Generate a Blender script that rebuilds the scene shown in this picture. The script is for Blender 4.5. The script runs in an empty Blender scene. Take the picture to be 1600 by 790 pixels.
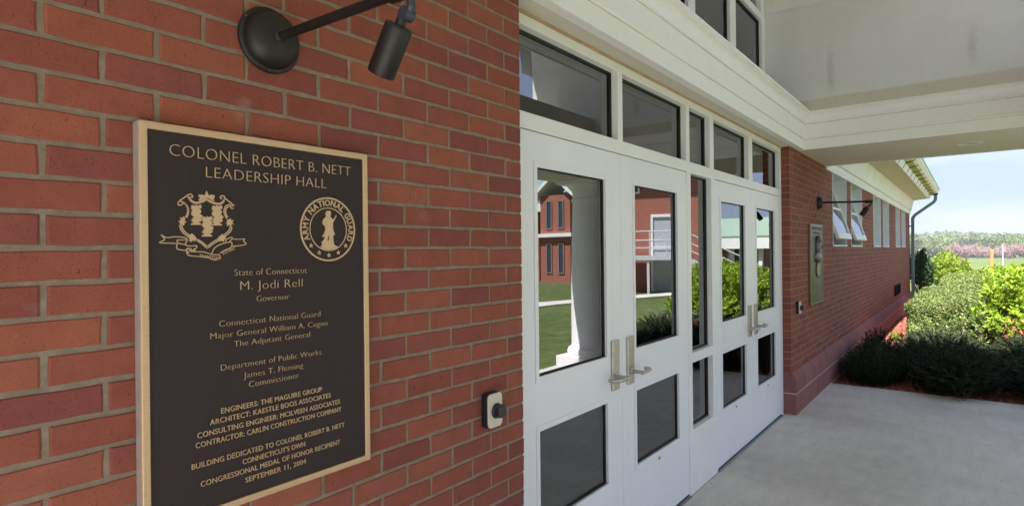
import bpy, bmesh, math, random
import numpy as np
from mathutils import Vector, Matrix
rad = math.radians
random.seed(7); rng = np.random.default_rng(7)
S = bpy.context.scene
COL = S.collection

# ------------------------------------------------------------------ camera
YAW, PITCH, ROLL = 0.663, 0.0, -0.0108
cam_d = bpy.data.cameras.new('camera')
cam_d.sensor_width = 36.0
cam_d.lens = 920.0 / 1600.0 * 36.0
cam_d.clip_start = 0.02; cam_d.clip_end = 4000
cam = bpy.data.objects.new('camera', cam_d); COL.objects.link(cam)
_f = Vector((math.cos(YAW), math.sin(YAW), 0)); _r = _f.cross(Vector((0, 0, 1))); _u = Vector((0, 0, 1))
_r2 = math.cos(ROLL) * _r + math.sin(ROLL) * _u; _u2 = -math.sin(ROLL) * _r + math.cos(ROLL) * _u
_m = Matrix((_r2, _u2, -_f)).transposed().to_4x4(); _m.translation = Vector((-1.854, -1.398, -0.0193))
cam.matrix_world = _m
S.camera = cam
cam_d.dof.use_dof = False

# ------------------------------------------------------------------ light, sky, exposure
TO_SUN = Vector((-0.50, -0.18, 1.0)).normalized()
EL = math.asin(TO_SUN.z); ROT = math.atan2(TO_SUN.x, TO_SUN.y)
sun_d = bpy.data.lights.new('sun', 'SUN'); sun_d.energy = 4.6; sun_d.angle = rad(0.5); sun_d.color = (1.0, 0.965, 0.91)
sun = bpy.data.objects.new('sun', sun_d); COL.objects.link(sun)
sun.rotation_euler = TO_SUN.to_track_quat('Z', 'Y').to_euler()
W = bpy.data.worlds.new('World'); S.world = W; W.use_nodes = True
wn = W.node_tree.nodes; wl = W.node_tree.links; wn.clear()
wo = wn.new('ShaderNodeOutputWorld'); wb = wn.new('ShaderNodeBackground')
sky = wn.new('ShaderNodeTexSky'); sky.sky_type = 'NISHITA'; sky.sun_disc = False
sky.sun_elevation = EL; sky.sun_rotation = ROT; sky.air_density = 1.0; sky.dust_density = 0.6; sky.ozone_density = 1.5
tc = wn.new('ShaderNodeTexCoord'); mp = wn.new('ShaderNodeMapping'); mp.inputs['Scale'].default_value = (1.0, 1.0, 4.5)
nz = wn.new('ShaderNodeTexNoise'); nz.inputs['Scale'].default_value = 3.1; nz.inputs['Detail'].default_value = 8; nz.inputs['Roughness'].default_value = 0.6
cr = wn.new('ShaderNodeValToRGB'); cr.color_ramp.elements[0].position = 0.52; cr.color_ramp.elements[0].color = (0, 0, 0, 1)
cr.color_ramp.elements[1].position = 0.76; cr.color_ramp.elements[1].color = (0.75, 0.75, 0.75, 1)
mx = wn.new('ShaderNodeMix'); mx.data_type = 'RGBA'; mx.inputs[7].default_value = (1.75, 1.85, 2.02, 1)
wl.new(tc.outputs['Generated'], mp.inputs['Vector']); wl.new(mp.outputs['Vector'], nz.inputs['Vector'])
wl.new(nz.outputs['Fac'], cr.inputs['Fac']); wl.new(cr.outputs['Color'], mx.inputs[0]); 
hz = wn.new('ShaderNodeVectorMath'); hz.operation = 'MINIMUM'; hz.inputs[1].default_value = (1.00, 1.26, 1.84)   # pale, evenly hazy spring sky
wl.new(sky.outputs['Color'], hz.inputs[0]); wl.new(hz.outputs[0], mx.inputs[6])
wl.new(mx.outputs[2], wb.inputs['Color']); wb.inputs['Strength'].default_value = 0.15
wl.new(wb.outputs['Background'], wo.inputs['Surface'])
S.view_settings.view_transform = 'Standard'; S.view_settings.look = 'None'
S.view_settings.exposure = 2.08; S.view_settings.gamma = 1.0; S.view_settings.use_curve_mapping = False
S.cycles.max_bounces = 8; S.cycles.diffuse_bounces = 5; S.cycles.glossy_bounces = 4; S.cycles.transparent_max_bounces = 12
S.cycles.use_denoising = True
HAZE = .0005

# ------------------------------------------------------------------ helpers
def link(o, parent=None):
    COL.objects.link(o)
    if parent is not None: o.parent = parent
    return o
def mesh(name, v, f, mat=None, smooth=False):
    me = bpy.data.meshes.new(name); me.from_pydata([tuple(p) for p in v], [], [tuple(q) for q in f]); me.update()
    if mat: me.materials.append(mat)
    if smooth: me.polygons.foreach_set('use_smooth', [True] * len(me.polygons))
    return me
def obj(name, v, f, mat, parent=None, smooth=False, bevel=0, origin=None):
    o = bpy.data.objects.new(name, mesh(name, v, f, mat, smooth)); link(o, parent)
    if bevel: bev(o, bevel)
    return o
def bev(o, w, seg=2):
    m = o.modifiers.new('bevel', 'BEVEL'); m.width = w; m.segments = seg; m.limit_method = 'ANGLE'; m.angle_limit = rad(35)
    for p in o.data.polygons: p.use_smooth = True
    w_ = o.modifiers.new('normals', 'WEIGHTED_NORMAL'); w_.keep_sharp = True
    return o
def tag(o, label=None, cat=None, group=None, kind=None):
    if label: o['label'] = label
    if cat: o['category'] = cat
    if group: o['group'] = group
    if kind: o['kind'] = kind
    return o
def empty(name, loc, label, cat, group=None, rz=0):
    o = bpy.data.objects.new(name, None); o.location = loc; o.rotation_euler = (0, 0, rz); o.empty_display_size = 0.1
    link(o); return tag(o, label, cat, group)
def sub(o, loc):                       # world coordinates used for a part under an empty at loc
    o.location = (-loc[0], -loc[1], -loc[2]); return o
class MB:
    def __init__(s): s.v = []; s.f = []
    def add(s, v, f):
        n = len(s.v); s.v += [tuple(p) for p in v]; s.f += [tuple(i + n for i in q) for q in f]; return s
    def box(s, x0, x1, y0, y1, z0, z1):
        v = [(x0,y0,z0),(x1,y0,z0),(x1,y1,z0),(x0,y1,z0),(x0,y0,z1),(x1,y0,z1),(x1,y1,z1),(x0,y1,z1)]
        return s.add(v, [(0,3,2,1),(4,5,6,7),(0,1,5,4),(1,2,6,5),(2,3,7,6),(3,0,4,7)])
    def cyl(s, a, b, r0, r1=None, n=20, cap=True):
        r1 = r0 if r1 is None else r1
        a = Vector(a); b = Vector(b); d = (b - a).normalized()
        t = Vector((0, 0, 1)) if abs(d.z) < .9 else Vector((1, 0, 0)); u = d.cross(t).normalized(); w = d.cross(u)
        v = []; 
        for i in range(n):
            c = math.cos(2*math.pi*i/n); k = math.sin(2*math.pi*i/n)
            v.append(a + u*c*r0 + w*k*r0)
        for i in range(n):
            c = math.cos(2*math.pi*i/n); k = math.sin(2*math.pi*i/n)
            v.append(b + u*c*r1 + w*k*r1)
        f = [(i, i+n, (i+1) % n + n, (i+1) % n) for i in range(n)]
        if cap: f += [tuple(range(n)), tuple(reversed(range(n, 2*n)))]
        return s.add(v, f)
    def lathe(s, c, axis, prof, n=32):            # prof: (distance along axis, radius)
        c = Vector(c); d = Vector(axis).normalized(); t = Vector((0,0,1)) if abs(d.z) < .9 else Vector((1,0,0))
        u = d.cross(t).normalized(); w = d.cross(u); v = []; f = []
        for h, r in prof:
            for i in range(n):
                v.append(c + d*h + (u*math.cos(2*math.pi*i/n) + w*math.sin(2*math.pi*i/n)) * max(r, 1e-5))
        for k in range(len(prof)-1):
            for i in range(n):
                f.append((k*n+i, (k+1)*n+i, (k+1)*n+(i+1) % n, k*n+(i+1) % n))
        f += [tuple(range(n)), tuple(reversed(range((len(prof)-1)*n, len(prof)*n)))]
        return s.add(v, f)
    def tube(s, pts, r, n=14):
        for a, b in zip(pts[:-1], pts[1:]): s.cyl(a, b, r, n=n)
        for p in pts[1:-1]: s.ball(p, r, n)
        return s
    def ball(s, c, r, n=14, sc=(1,1,1)):
        m = max(6, n//2); v = []; f = []
        for j in range(m+1):
            th = math.pi*j/m
            for i in range(n):
                ph = 2*math.pi*i/n
                v.append((c[0]+r*sc[0]*math.sin(th)*math.cos(ph), c[1]+r*sc[1]*math.sin(th)*math.sin(ph), c[2]+r*sc[2]*math.cos(th)))
        for j in range(m):
            for i in range(n): f.append((j*n+i, (j+1)*n+i, (j+1)*n+(i+1) % n, j*n+(i+1) % n))
        return s.add(v, f)
    def poly(s, pts, d0, d1, fn):                 # 2D outline -> prism; fn maps (a, b, depth) to xyz
        n = len(pts); v = [fn(a, b, d0) for a, b in pts] + [fn(a, b, d1) for a, b in pts]
        f = [tuple(range(n)), tuple(reversed(range(n, 2*n)))] + [(i, i+n, (i+1) % n+n, (i+1) % n) for i in range(n)]
        return s.add(v, f)
    def build(s, name, mat, parent=None, smooth=False, bevel=0, fix=True):
        o = obj(name, s.v, s.f, mat, parent, smooth)
        if fix:
            b = bmesh.new(); b.from_mesh(o.data); bmesh.ops.recalc_face_normals(b, faces=b.faces)
            b.to_mesh(o.data); b.free()
        if bevel: bev(o, bevel)
        elif smooth:
            try: o.data.set_sharp_from_angle(angle=rad(35))
            except Exception: pass
        return o
def plate(xs, zs, holes, y0, y1):
    """wall plate on a grid with rectangular holes, closed, no inner faces; holes = list of (x0,x1,z0,z1)"""
    xs = sorted(set(round(x, 5) for x in list(xs) + [h[0] for h in holes] + [h[1] for h in holes]))
    zs = sorted(set(round(z, 5) for z in list(zs) + [h[2] for h in holes] + [h[3] for h in holes]))
    xs = [x for x in xs]; zs = [z for z in zs]
    nx, nz = len(xs)-1, len(zs)-1
    def solid(i, j):
        if i < 0 or j < 0 or i >= nx or j >= nz: return False
        cx = (xs[i]+xs[i+1])/2; cz = (zs[j]+zs[j+1])/2
        return not any(h[0] < cx < h[1] and h[2] < cz < h[3] for h in holes)
    V = {}; v = []; f = []
    def g(i, j, k):
        if (i, j, k) not in V: V[(i, j, k)] = len(v); v.append((xs[i], y1 if k else y0, zs[j]))
        return V[(i, j, k)]
    for i in range(nx):
        for j in range(nz):
            if not solid(i, j): continue
            f.append((g(i,j,0), g(i+1,j,0), g(i+1,j+1,0), g(i,j+1,0)))
            f.append((g(i,j+1,1), g(i+1,j+1,1), g(i+1,j,1), g(i,j,1)))
            if not solid(i-1, j): f.append((g(i,j,0), g(i,j+1,0), g(i,j+1,1), g(i,j,1)))
            if not solid(i+1, j): f.append((g(i+1,j,0), g(i+1,j,1), g(i+1,j+1,1), g(i+1,j+1,0)))
            if not solid(i, j-1): f.append((g(i,j,0), g(i,j,1), g(i+1,j,1), g(i+1,j,0)))
            if not solid(i, j+1): f.append((g(i,j+1,0), g(i+1,j+1,0), g(i+1,j+1,1), g(i,j+1,1)))
    m = MB(); m.add(v, f); return m
def copy_tree(o, parent=None):
    c = o.copy(); COL.objects.link(c); c.parent = parent
    for ch in [x for x in bpy.data.objects if x.parent == o]: copy_tree(ch, c)
    return c

# ------------------------------------------------------------------ materials
def M(name): 
    m = bpy.data.materials.new(name); m.use_nodes = True; n = m.node_tree.nodes; l = m.node_tree.links
    return m, n, l, n['Principled BSDF']
def nd(n, t, **k):
    x = n.new(t)
    for a, b in k.items():
        if a in x.inputs: x.inputs[a].default_value = b
        else: setattr(x, a, b)
    return x
def ramp(n, stops):
    r = n.new('ShaderNodeValToRGB'); e = r.color_ramp.elements
    while len(e) < len(stops): e.new(0.5)
    for q, (p, c) in zip(e, stops): q.position = p; q.color = tuple(c) + ((1,) if len(c) == 3 else ())
    return r
def noise(n, l, scale, detail=4, rough=.5, vec=None, sc=None):
    x = nd(n, 'ShaderNodeTexNoise'); x.inputs['Scale'].default_value = scale; x.inputs['Detail'].default_value = detail; x.inputs['Roughness'].default_value = rough
    g = n.new('ShaderNodeNewGeometry'); src = g.outputs['Position']
    if sc:
        mp = n.new('ShaderNodeMapping'); mp.inputs['Scale'].default_value = sc; l.new(src, mp.inputs['Vector']); src = mp.outputs['Vector']
    l.new(src, x.inputs['Vector']); return x
def bump(n, l, bsdf, h, strength=.3, dist=.002):
    b = n.new('ShaderNodeBump'); b.inputs['Strength'].default_value = strength; b.inputs['Distance'].default_value = dist
    l.new(h, b.inputs['Height']); l.new(b.outputs['Normal'], bsdf.inputs['Normal']); return b
def mixc(n, l, fac, a, b, mode='MIX'):
    x = n.new('ShaderNodeMix'); x.data_type = 'RGBA'; x.blend_type = mode
    for s, i in ((fac, 0), (a, 6), (b, 7)):
        if hasattr(s, 'node'): l.new(s, x.inputs[i])
        elif i == 0: x.inputs[0].default_value = s
        else: x.inputs[i].default_value = tuple(s) + (1,)
    return x.outputs[2]
def plain(name, col, rough=.5, metal=0, var=.06, nscale=8, bmp=0, bscale=120, spec=.5):
    m, n, l, p = M(name)
    a = tuple(min(1, c*(1-var)) for c in col); b = tuple(min(1, c*(1+var)) for c in col)
    x = noise(n, l, nscale, 5); r = ramp(n, [(.3, a), (.7, b)]); l.new(x.outputs['Fac'], r.inputs['Fac']); l.new(r.outputs['Color'], p.inputs['Base Color'])
    p.inputs['Roughness'].default_value = rough; p.inputs['Metallic'].default_value = metal; p.inputs['Specular IOR Level'].default_value = spec
    if bmp: y = noise(n, l, bscale, 4); bump(n, l, p, y.outputs['Fac'], bmp)
    return m
def brick_mat(name, cols, speck=.85):
    m, n, l, p = M(name)
    oi = n.new('ShaderNodeObjectInfo'); gi = n.new('ShaderNodeNewGeometry')
    ad = n.new('ShaderNodeMath'); ad.operation = 'ADD'; l.new(oi.outputs['Random'], ad.inputs[0]); l.new(gi.outputs['Random Per Island'], ad.inputs[1])
    fr = n.new('ShaderNodeMath'); fr.operation = 'FRACT'; l.new(ad.outputs[0], fr.inputs[0])
    r = ramp(n, [(i/(len(cols)-1), c) for i, c in enumerate(cols)]); l.new(fr.outputs[0], r.inputs['Fac'])
    x1 = noise(n, l, 14, 5, .6); r1 = ramp(n, [(.3, (.88,.88,.88)), (.7, (1.12,1.11,1.10))]); l.new(x1.outputs['Fac'], r1.inputs['Fac'])
    c = mixc(n, l, 1.0, r.outputs['Color'], r1.outputs['Color'], 'MULTIPLY')
    x2 = noise(n, l, 260, 3, .7); r2 = ramp(n, [(.30, (.30,.28,.28)), (.43, (1,1,1)), (.64, (1,1,1)), (.78, (1.35,1.3,1.25))]); l.new(x2.outputs['Fac'], r2.inputs['Fac'])
    c = mixc(n, l, speck, c, mixc(n, l, 1.0, c, r2.outputs['Color'], 'MULTIPLY'))
    x3 = noise(n, l, 95, 2, .5, sc=(1, 1, .35)); r3 = ramp(n, [(.25, (.28,.24,.24)), (.33, (1,1,1))]); l.new(x3.outputs['Fac'], r3.inputs['Fac'])
    c = mixc(n, l, .8, c, mixc(n, l, 1.0, c, r3.outputs['Color'], 'MULTIPLY'))
    # pale lime bloom in scattered patches
    x4 = noise(n, l, 5, 6, .65); r4 = ramp(n, [(.64, (0,0,0)), (.80, (.45,.45,.45))]); l.new(x4.outputs['Fac'], r4.inputs['Fac'])
    c = mixc(n, l, r4.outputs['Color'], c, (.42,.33,.29))
    l.new(c, p.inputs['Base Color']); p.inputs['Roughness'].default_value = .82; p.inputs['Specular IOR Level'].default_value = .35
    h = mixc(n, l, .5, x2.outputs['Color'], x3.outputs['Color']); bump(n, l, p, h, .55, .0018)
    return m

def rebase(root, loc):
    loc = Vector(loc); root.location = loc
    for o in bpy.data.objects:
        if o.parent == root: o.location = Vector(o.location) - loc
    return root
def root(name, label, cat, group=None): return empty(name, (0, 0, 0), label, cat, group)
GZ = -1.63                       # porch slab level; eye level is z = 0
LZ = -1.70                       # lawn level
def gz(x, y=0):                  # terrain falls away gently to the east
    return LZ - max(0, x - 24) * .0095 if x < 420 else LZ - 396 * .0095

# painted metal, wood, stone
m, n, l, p = M('door_paint')
x = noise(n, l, 5, 6, .7, sc=(1, 1, .4)); r = ramp(n, [(.3, (.775,.772,.825)), (.6, (.81,.805,.855)), (.8, (.825,.82,.87))]); l.new(x.outputs['Fac'], r.inputs['Fac'])
x2 = noise(n, l, 26, 6, .8); r2 = ramp(n, [(.60, (0,0,0)), (.74, (1,1,1))]); l.new(x2.outputs['Fac'], r2.inputs['Fac'])
g = n.new('ShaderNodeNewGeometry'); sp = n.new('ShaderNodeSeparateXYZ'); l.new(g.outputs['Position'], sp.inputs[0])
mr = n.new('ShaderNodeMapRange'); mr.inputs['From Min'].default_value = -1.15; mr.inputs['From Max'].default_value = -1.62; mr.inputs['To Max'].default_value = .45; l.new(sp.outputs['Z'], mr.inputs['Value'])
mu = n.new('ShaderNodeMath'); mu.operation = 'MULTIPLY'; l.new(mr.outputs[0], mu.inputs[0]); l.new(r2.outputs['Color'], mu.inputs[1])
c = mixc(n, l, mu.outputs[0], r.outputs['Color'], (.42,.40,.38)); l.new(c, p.inputs['Base Color']); p.inputs['Roughness'].default_value = .40
y = noise(n, l, 4, 3, .5); bump(n, l, p, y.outputs['Fac'], .25, .004); m_door = m
m_frame = plain('frame_paint', (.80,.79,.805), .42, var=.04, nscale=4)
m_dark = plain('dark_gasket', (.015,.015,.017), .5)
m_steel = plain('satin_steel', (.50,.47,.44), .36, metal=1, var=.08, nscale=30)
m_alu = plain('threshold_aluminium', (.35,.36,.38), .45, metal=.9)
m_black = plain('lamp_black_bronze', (.012,.011,.011), .45, var=.3, nscale=25, spec=.4)
m_screw = plain('screw_steel', (.55,.55,.55), .3, metal=1)
m_blackpl = plain('black_plastic', (.012,.014,.022), .38)
m_cream = plain('cream_plate', (.62,.56,.46), .5, var=.05)
m_green_metal = plain('green_roof_metal', (.17,.33,.26), .45, var=.10, nscale=1.5)
m_green_pipe = plain('green_downspout_paint', (.13,.22,.19), .45, var=.1)
m_white = plain('white_trim_paint', (.80,.80,.79), .55, var=.04, nscale=2.5)
def white_stained(name, base, stain, lo=.56, hi=.72):
    m, n, l, p = M(name)
    x = noise(n, l, 3.0, 7, .65); r = ramp(n, [(lo, (0,0,0)), (hi, (1,1,1))]); l.new(x.outputs['Fac'], r.inputs['Fac'])
    y = noise(n, l, 22, 5, .6); r2 = ramp(n, [(.35, (.97,.97,.97)), (.7, (1.01,1.01,1.01))]); l.new(y.outputs['Fac'], r2.inputs['Fac'])
    c = mixc(n, l, r.outputs['Color'], base, stain); c = mixc(n, l, 1.0, c, r2.outputs['Color'], 'MULTIPLY')
    l.new(c, p.inputs['Base Color']); p.inputs['Roughness'].default_value = .6
    bump(n, l, p, y.outputs['Fac'], .12, .003); return m
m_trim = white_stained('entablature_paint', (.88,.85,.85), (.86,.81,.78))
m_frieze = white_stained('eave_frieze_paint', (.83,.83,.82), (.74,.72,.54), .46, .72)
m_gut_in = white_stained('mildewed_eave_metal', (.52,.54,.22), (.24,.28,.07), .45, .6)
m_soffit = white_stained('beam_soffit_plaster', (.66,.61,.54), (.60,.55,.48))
# stucco with two dark drip streaks
m, n, l, p = M('stucco_wall')
x = noise(n, l, 2.2, 8, .62); r = ramp(n, [(.3, (.675,.65,.615)), (.5, (.70,.675,.645)), (.72, (.735,.715,.69))]); l.new(x.outputs['Fac'], r.inputs['Fac'])
c = r.outputs['Color']
g = n.new('ShaderNodeNewGeometry'); sp = n.new('ShaderNodeSeparateXYZ'); l.new(g.outputs['Position'], sp.inputs[0])
def mth(op, a, b=None, cl=False):
    q = n.new('ShaderNodeMath'); q.operation = op; q.use_clamp = cl
    for i, s in enumerate((a, b)):
        if s is None: continue
        if hasattr(s, 'node'): l.new(s, q.inputs[i])
        else: q.inputs[i].default_value = s
    return q.outputs[0]
wob = noise(n, l, 30, 4, .7)
tot = None
for yc, z0, z1, w in ((-.35, 1.44, 1.98, .040), (-1.415, 1.50, 1.92, .045), (-.72, 1.44, 1.62, .03), (-1.05, 1.44, 1.66, .026)):
    dy = mth('ABSOLUTE', mth('SUBTRACT', mth('ADD', sp.outputs['Y'], mth('MULTIPLY', mth('SUBTRACT', wob.outputs['Fac'], .5), .10)), yc))
    a = mth('SUBTRACT', 1.0, mth('DIVIDE', dy, w), True)
    b = mth('MULTIPLY', mth('SUBTRACT', z1, sp.outputs['Z']), 4.0, True)
    b2 = mth('MULTIPLY', mth('SUBTRACT', sp.outputs['Z'], z0), 6.0, True)
    s = mth('MULTIPLY', mth('MULTIPLY', a, b), b2)
    s = mth('MULTIPLY', s, .42 if w > .018 and z1 > 1.7 else .22)
    tot = s if tot is None else mth('ADD', tot, s, True)
st = mth('MULTIPLY', tot, mth('ADD', mth('MULTIPLY', wob.outputs['Fac'], 1.3), .1), True)
c = mixc(n, l, st, c, (.20,.19,.17))
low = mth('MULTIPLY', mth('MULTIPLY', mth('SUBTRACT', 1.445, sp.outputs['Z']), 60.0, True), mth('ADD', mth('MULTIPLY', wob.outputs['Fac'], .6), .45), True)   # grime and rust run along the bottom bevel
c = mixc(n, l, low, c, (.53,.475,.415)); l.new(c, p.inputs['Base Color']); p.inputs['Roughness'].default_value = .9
y = noise(n, l, 70, 6, .7); bump(n, l, p, y.outputs['Fac'], .35, .004)
m_stucco = m
# mortar
m, n, l, p = M('mortar')
x = noise(n, l, 30, 6, .7); r = ramp(n, [(.3, (.19,.145,.107)), (.55, (.25,.197,.15)), (.75, (.32,.26,.205))]); l.new(x.outputs['Fac'], r.inputs['Fac'])
l.new(r.outputs['Color'], p.inputs['Base Color']); p.inputs['Roughness'].default_value = .95
y = noise(n, l, 320, 3, .7); bump(n, l, p, y.outputs['Fac'], .8, .003); m_mortar = m
m_brick = brick_mat('red_brick', [(.205,.055,.040), (.238,.066,.043), (.275,.083,.050), (.220,.060,.045), (.255,.073,.047), (.185,.050,.045), (.29,.092,.055)])
m_pale_mortar = plain('pale_block_mortar', (.46,.38,.33), .95, var=.15, nscale=20)
m_block = brick_mat('rose_split_block', [(.215,.085,.085), (.26,.110,.106), (.235,.095,.094)], .9)
m_concrete = None
m, n, l, p = M('concrete_slab')
x = noise(n, l, 1.6, 8, .65, sc=(1, .5, 1)); r = ramp(n, [(.3, (.49,.46,.43)), (.55, (.61,.575,.54)), (.75, (.67,.635,.60))]); l.new(x.outputs['Fac'], r.inputs['Fac'])
x2 = noise(n, l, 14, 5, .7, sc=(.25, 1, 1)); r2 = ramp(n, [(.3, (.90,.90,.91)), (.7, (1.07,1.07,1.06))]); l.new(x2.outputs['Fac'], r2.inputs['Fac'])
c = mixc(n, l, 1.0, r.outputs['Color'], r2.outputs['Color'], 'MULTIPLY')
x3 = noise(n, l, 5, 6, .7); r3 = ramp(n, [(.62, (0,0,0)), (.78, (.55,.55,.55))]); l.new(x3.outputs['Fac'], r3.inputs['Fac'])
c = mixc(n, l, r3.outputs['Color'], c, (.20,.19,.18))
x4 = noise(n, l, 190, 3, .6); r4 = ramp(n, [(.3, (.82,.82,.82)), (.6, (1.05,1.05,1.05))]); l.new(x4.outputs['Fac'], r4.inputs['Fac'])
c = mixc(n, l, 1.0, c, r4.outputs['Color'], 'MULTIPLY')
l.new(c, p.inputs['Base Color']); p.inputs['Roughness'].default_value = .78
bump(n, l, p, x4.outputs['Fac'], .35, .002); m_concrete = m
# glass: dark tinted insulated pane, strong mirror at a slant
def glass_mat(name, ior, tint):
    m, n, l, p = M(name); n.remove(p); out = n['Material Output']
    fr = nd(n, 'ShaderNodeFresnel'); fr.inputs['IOR'].default_value = ior
    gl = nd(n, 'ShaderNodeBsdfGlossy'); gl.inputs['Roughness'].default_value = 0.0; gl.inputs['Color'].default_value = (.95,.97,1,1)
    tr = nd(n, 'ShaderNodeBsdfTransparent'); tr.inputs['Color'].default_value = tint + (1,)
    wv = noise(n, l, 1.1, 2, .4); b = n.new('ShaderNodeBump'); b.inputs['Strength'].default_value = .05; b.inputs['Distance'].default_value = .01
    l.new(wv.outputs['Fac'], b.inputs['Height']); l.new(b.outputs['Normal'], gl.inputs['Normal'])
    mx = n.new('ShaderNodeMixShader'); l.new(fr.outputs[0], mx.inputs[0]); l.new(tr.outputs[0], mx.inputs[1]); l.new(gl.outputs[0], mx.inputs[2])
    l.new(mx.outputs[0], out.inputs['Surface']); return m
m_glass = glass_mat('door_glass', 3.0, (.42,.45,.46))
m_wglass = glass_mat('window_glass', 2.2, (.35,.42,.42))

# ------------------------------------------------------------------ ground, slab, beds
m, n, l, p = M('lawn_grass')
x = noise(n, l, .09, 6, .6); r = ramp(n, [(.3, (.085,.118,.040)), (.5, (.112,.145,.055)), (.7, (.15,.17,.085))]); l.new(x.outputs['Fac'], r.inputs['Fac'])
x2 = noise(n, l, 2.4, 6, .7); r2 = ramp(n, [(.3, (.50,.56,.50)), (.7, (1.35,1.30,1.25))]); l.new(x2.outputs['Fac'], r2.inputs['Fac'])
x3 = noise(n, l, 45, 4, .8); r3 = ramp(n, [(.3, (.45,.5,.42)), (.7, (1.35,1.3,1.3))]); l.new(x3.outputs['Fac'], r3.inputs['Fac'])
c = mixc(n, l, 1.0, mixc(n, l, 1.0, r.outputs['Color'], r2.outputs['Color'], 'MULTIPLY'), r3.outputs['Color'], 'MULTIPLY')
l.new(c, p.inputs['Base Color']); p.inputs['Roughness'].default_value = .95; p.inputs['Specular IOR Level'].default_value = .1
bump(n, l, p, x3.outputs['Fac'], .6, .03); m_lawn = m
xs = [-3000,-600,-100,-20,0,10,18,24,60,120,250,420,460,520,600,700,800,1200,3000]
ys = [-3000,-900,-500,-300,-200,-100,-40,-10,0,20,60,100,160,240,400,900,3000]
def hillz(x, y):
    z = gz(x); d = math.hypot(x, y)
    t = min(1, max(0, (d-430)/260)); t = t*t*(3-2*t)
    if x < 0: t *= .6
    return z + t*(7.0 - y*.035 + 3.0*math.sin(y*.011+1.1) + 1.8*math.sin(y*.06+.5) + 2.0*math.sin(x*.017+y*.02))
gx = np.concatenate([np.linspace(-3000,-60,14), np.linspace(-40,420,30), np.linspace(440,900,30), np.linspace(1000,3000,8)])
gy = np.concatenate([np.linspace(-3000,-460,16), np.linspace(-440,440,60), np.linspace(460,3000,16)])
v = [(a, b, hillz(a, b)) for a in gx for b in gy]; ny = len(gy)
f = [(i*ny+j, (i+1)*ny+j, (i+1)*ny+j+1, i*ny+j+1) for i in range(len(gx)-1) for j in range(ny-1)]
tag(obj('ground', v, f, m_lawn, smooth=True), kind='structure')

SX = 6.13                                            # slab edge towards the shrubs
mb = MB().box(-6.5, SX, -3.12, .074, LZ-.12, GZ)
slab = tag(mb.build('porch_slab', m_concrete, bevel=.012), kind='structure')
mb = MB().box(-9.0, -6.504, -3.12, -1.4, LZ-.12, GZ-.012)
tag(mb.build('path', m_concrete, bevel=.01), kind='structure')
# walk across the lawn opposite the doors
pw = [(-8,-11.5),(2,-10.8),(8,-9.9),(13.8,-9.35),(18.6,-7.95),(21.5,-7.0)]
v = []; f = []
for i, (a, b) in enumerate(pw): v += [(a, b-.55, LZ+.004), (a, b+.55, LZ+.004), (a, b+.55, LZ+.04), (a, b-.55, LZ+.04)]
for i in range(len(pw)-1):
    o_ = i*4
    for k in range(4): f.append((o_+k, o_+4+k, o_+4+(k+1) % 4, o_+(k+1) % 4))
tag(MB().add(v, f).build('path', m_concrete), kind='structure')
m, n, l, p = M('red_mulch')
x = noise(n, l, 24, 5, .7); r = ramp(n, [(.3, (.09,.030,.022)), (.5, (.26,.075,.05)), (.7, (.42,.13,.09))]); l.new(x.outputs['Fac'], r.inputs['Fac'])
l.new(r.outputs['Color'], p.inputs['Base Color']); p.inputs['Roughness'].default_value = .9; bump(n, l, p, x.outputs['Fac'], .9, .03); m_mulch = m
nx_, ny_ = 90, 30
v = [(SX+.01+12.3*i/nx_, -3.6+3.56*j/ny_, -1.668+.02*random.random()) for i in range(nx_+1) for j in range(ny_+1)]
f = [(i*(ny_+1)+j, (i+1)*(ny_+1)+j, (i+1)*(ny_+1)+j+1, i*(ny_+1)+j+1) for i in range(nx_) for j in range(ny_)]
tag(obj('planting_bed', v, f, m_mulch), kind='structure')
N = 7000                                             # loose bark chips
P_ = np.c_[SX+.03+rng.random(N)**1.2*9.5, -.03-rng.random(N)**1.3*2.2, -1.652+.012*rng.random(N)]
A_ = rng.normal(size=(N,3)); A_[:,2] *= .35; A_ /= np.linalg.norm(A_,axis=1)[:,None]; B_ = np.cross(A_, rng.normal(size=(N,3))*[.4,.4,1]); B_ /= np.linalg.norm(B_,axis=1)[:,None]
Ls = (.012+.022*rng.random(N))[:,None]; Ws = (.005+.006*rng.random(N))[:,None]
V_ = np.stack([P_-A_*Ls-B_*Ws, P_+A_*Ls-B_*Ws, P_+A_*Ls+B_*Ws, P_-A_*Ls+B_*Ws],1).reshape(-1,3)
F_ = np.arange(4*N).reshape(-1,4)
m_chip = plain('bark_chip', (.33,.10,.07), .9, var=.5, nscale=40)
tag(obj('mulch_chips', V_.tolist(), F_.tolist(), m_chip), 'red bark chips strewn over the planting bed at the foot of the brick wall', 'mulch', kind='stuff')

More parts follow.
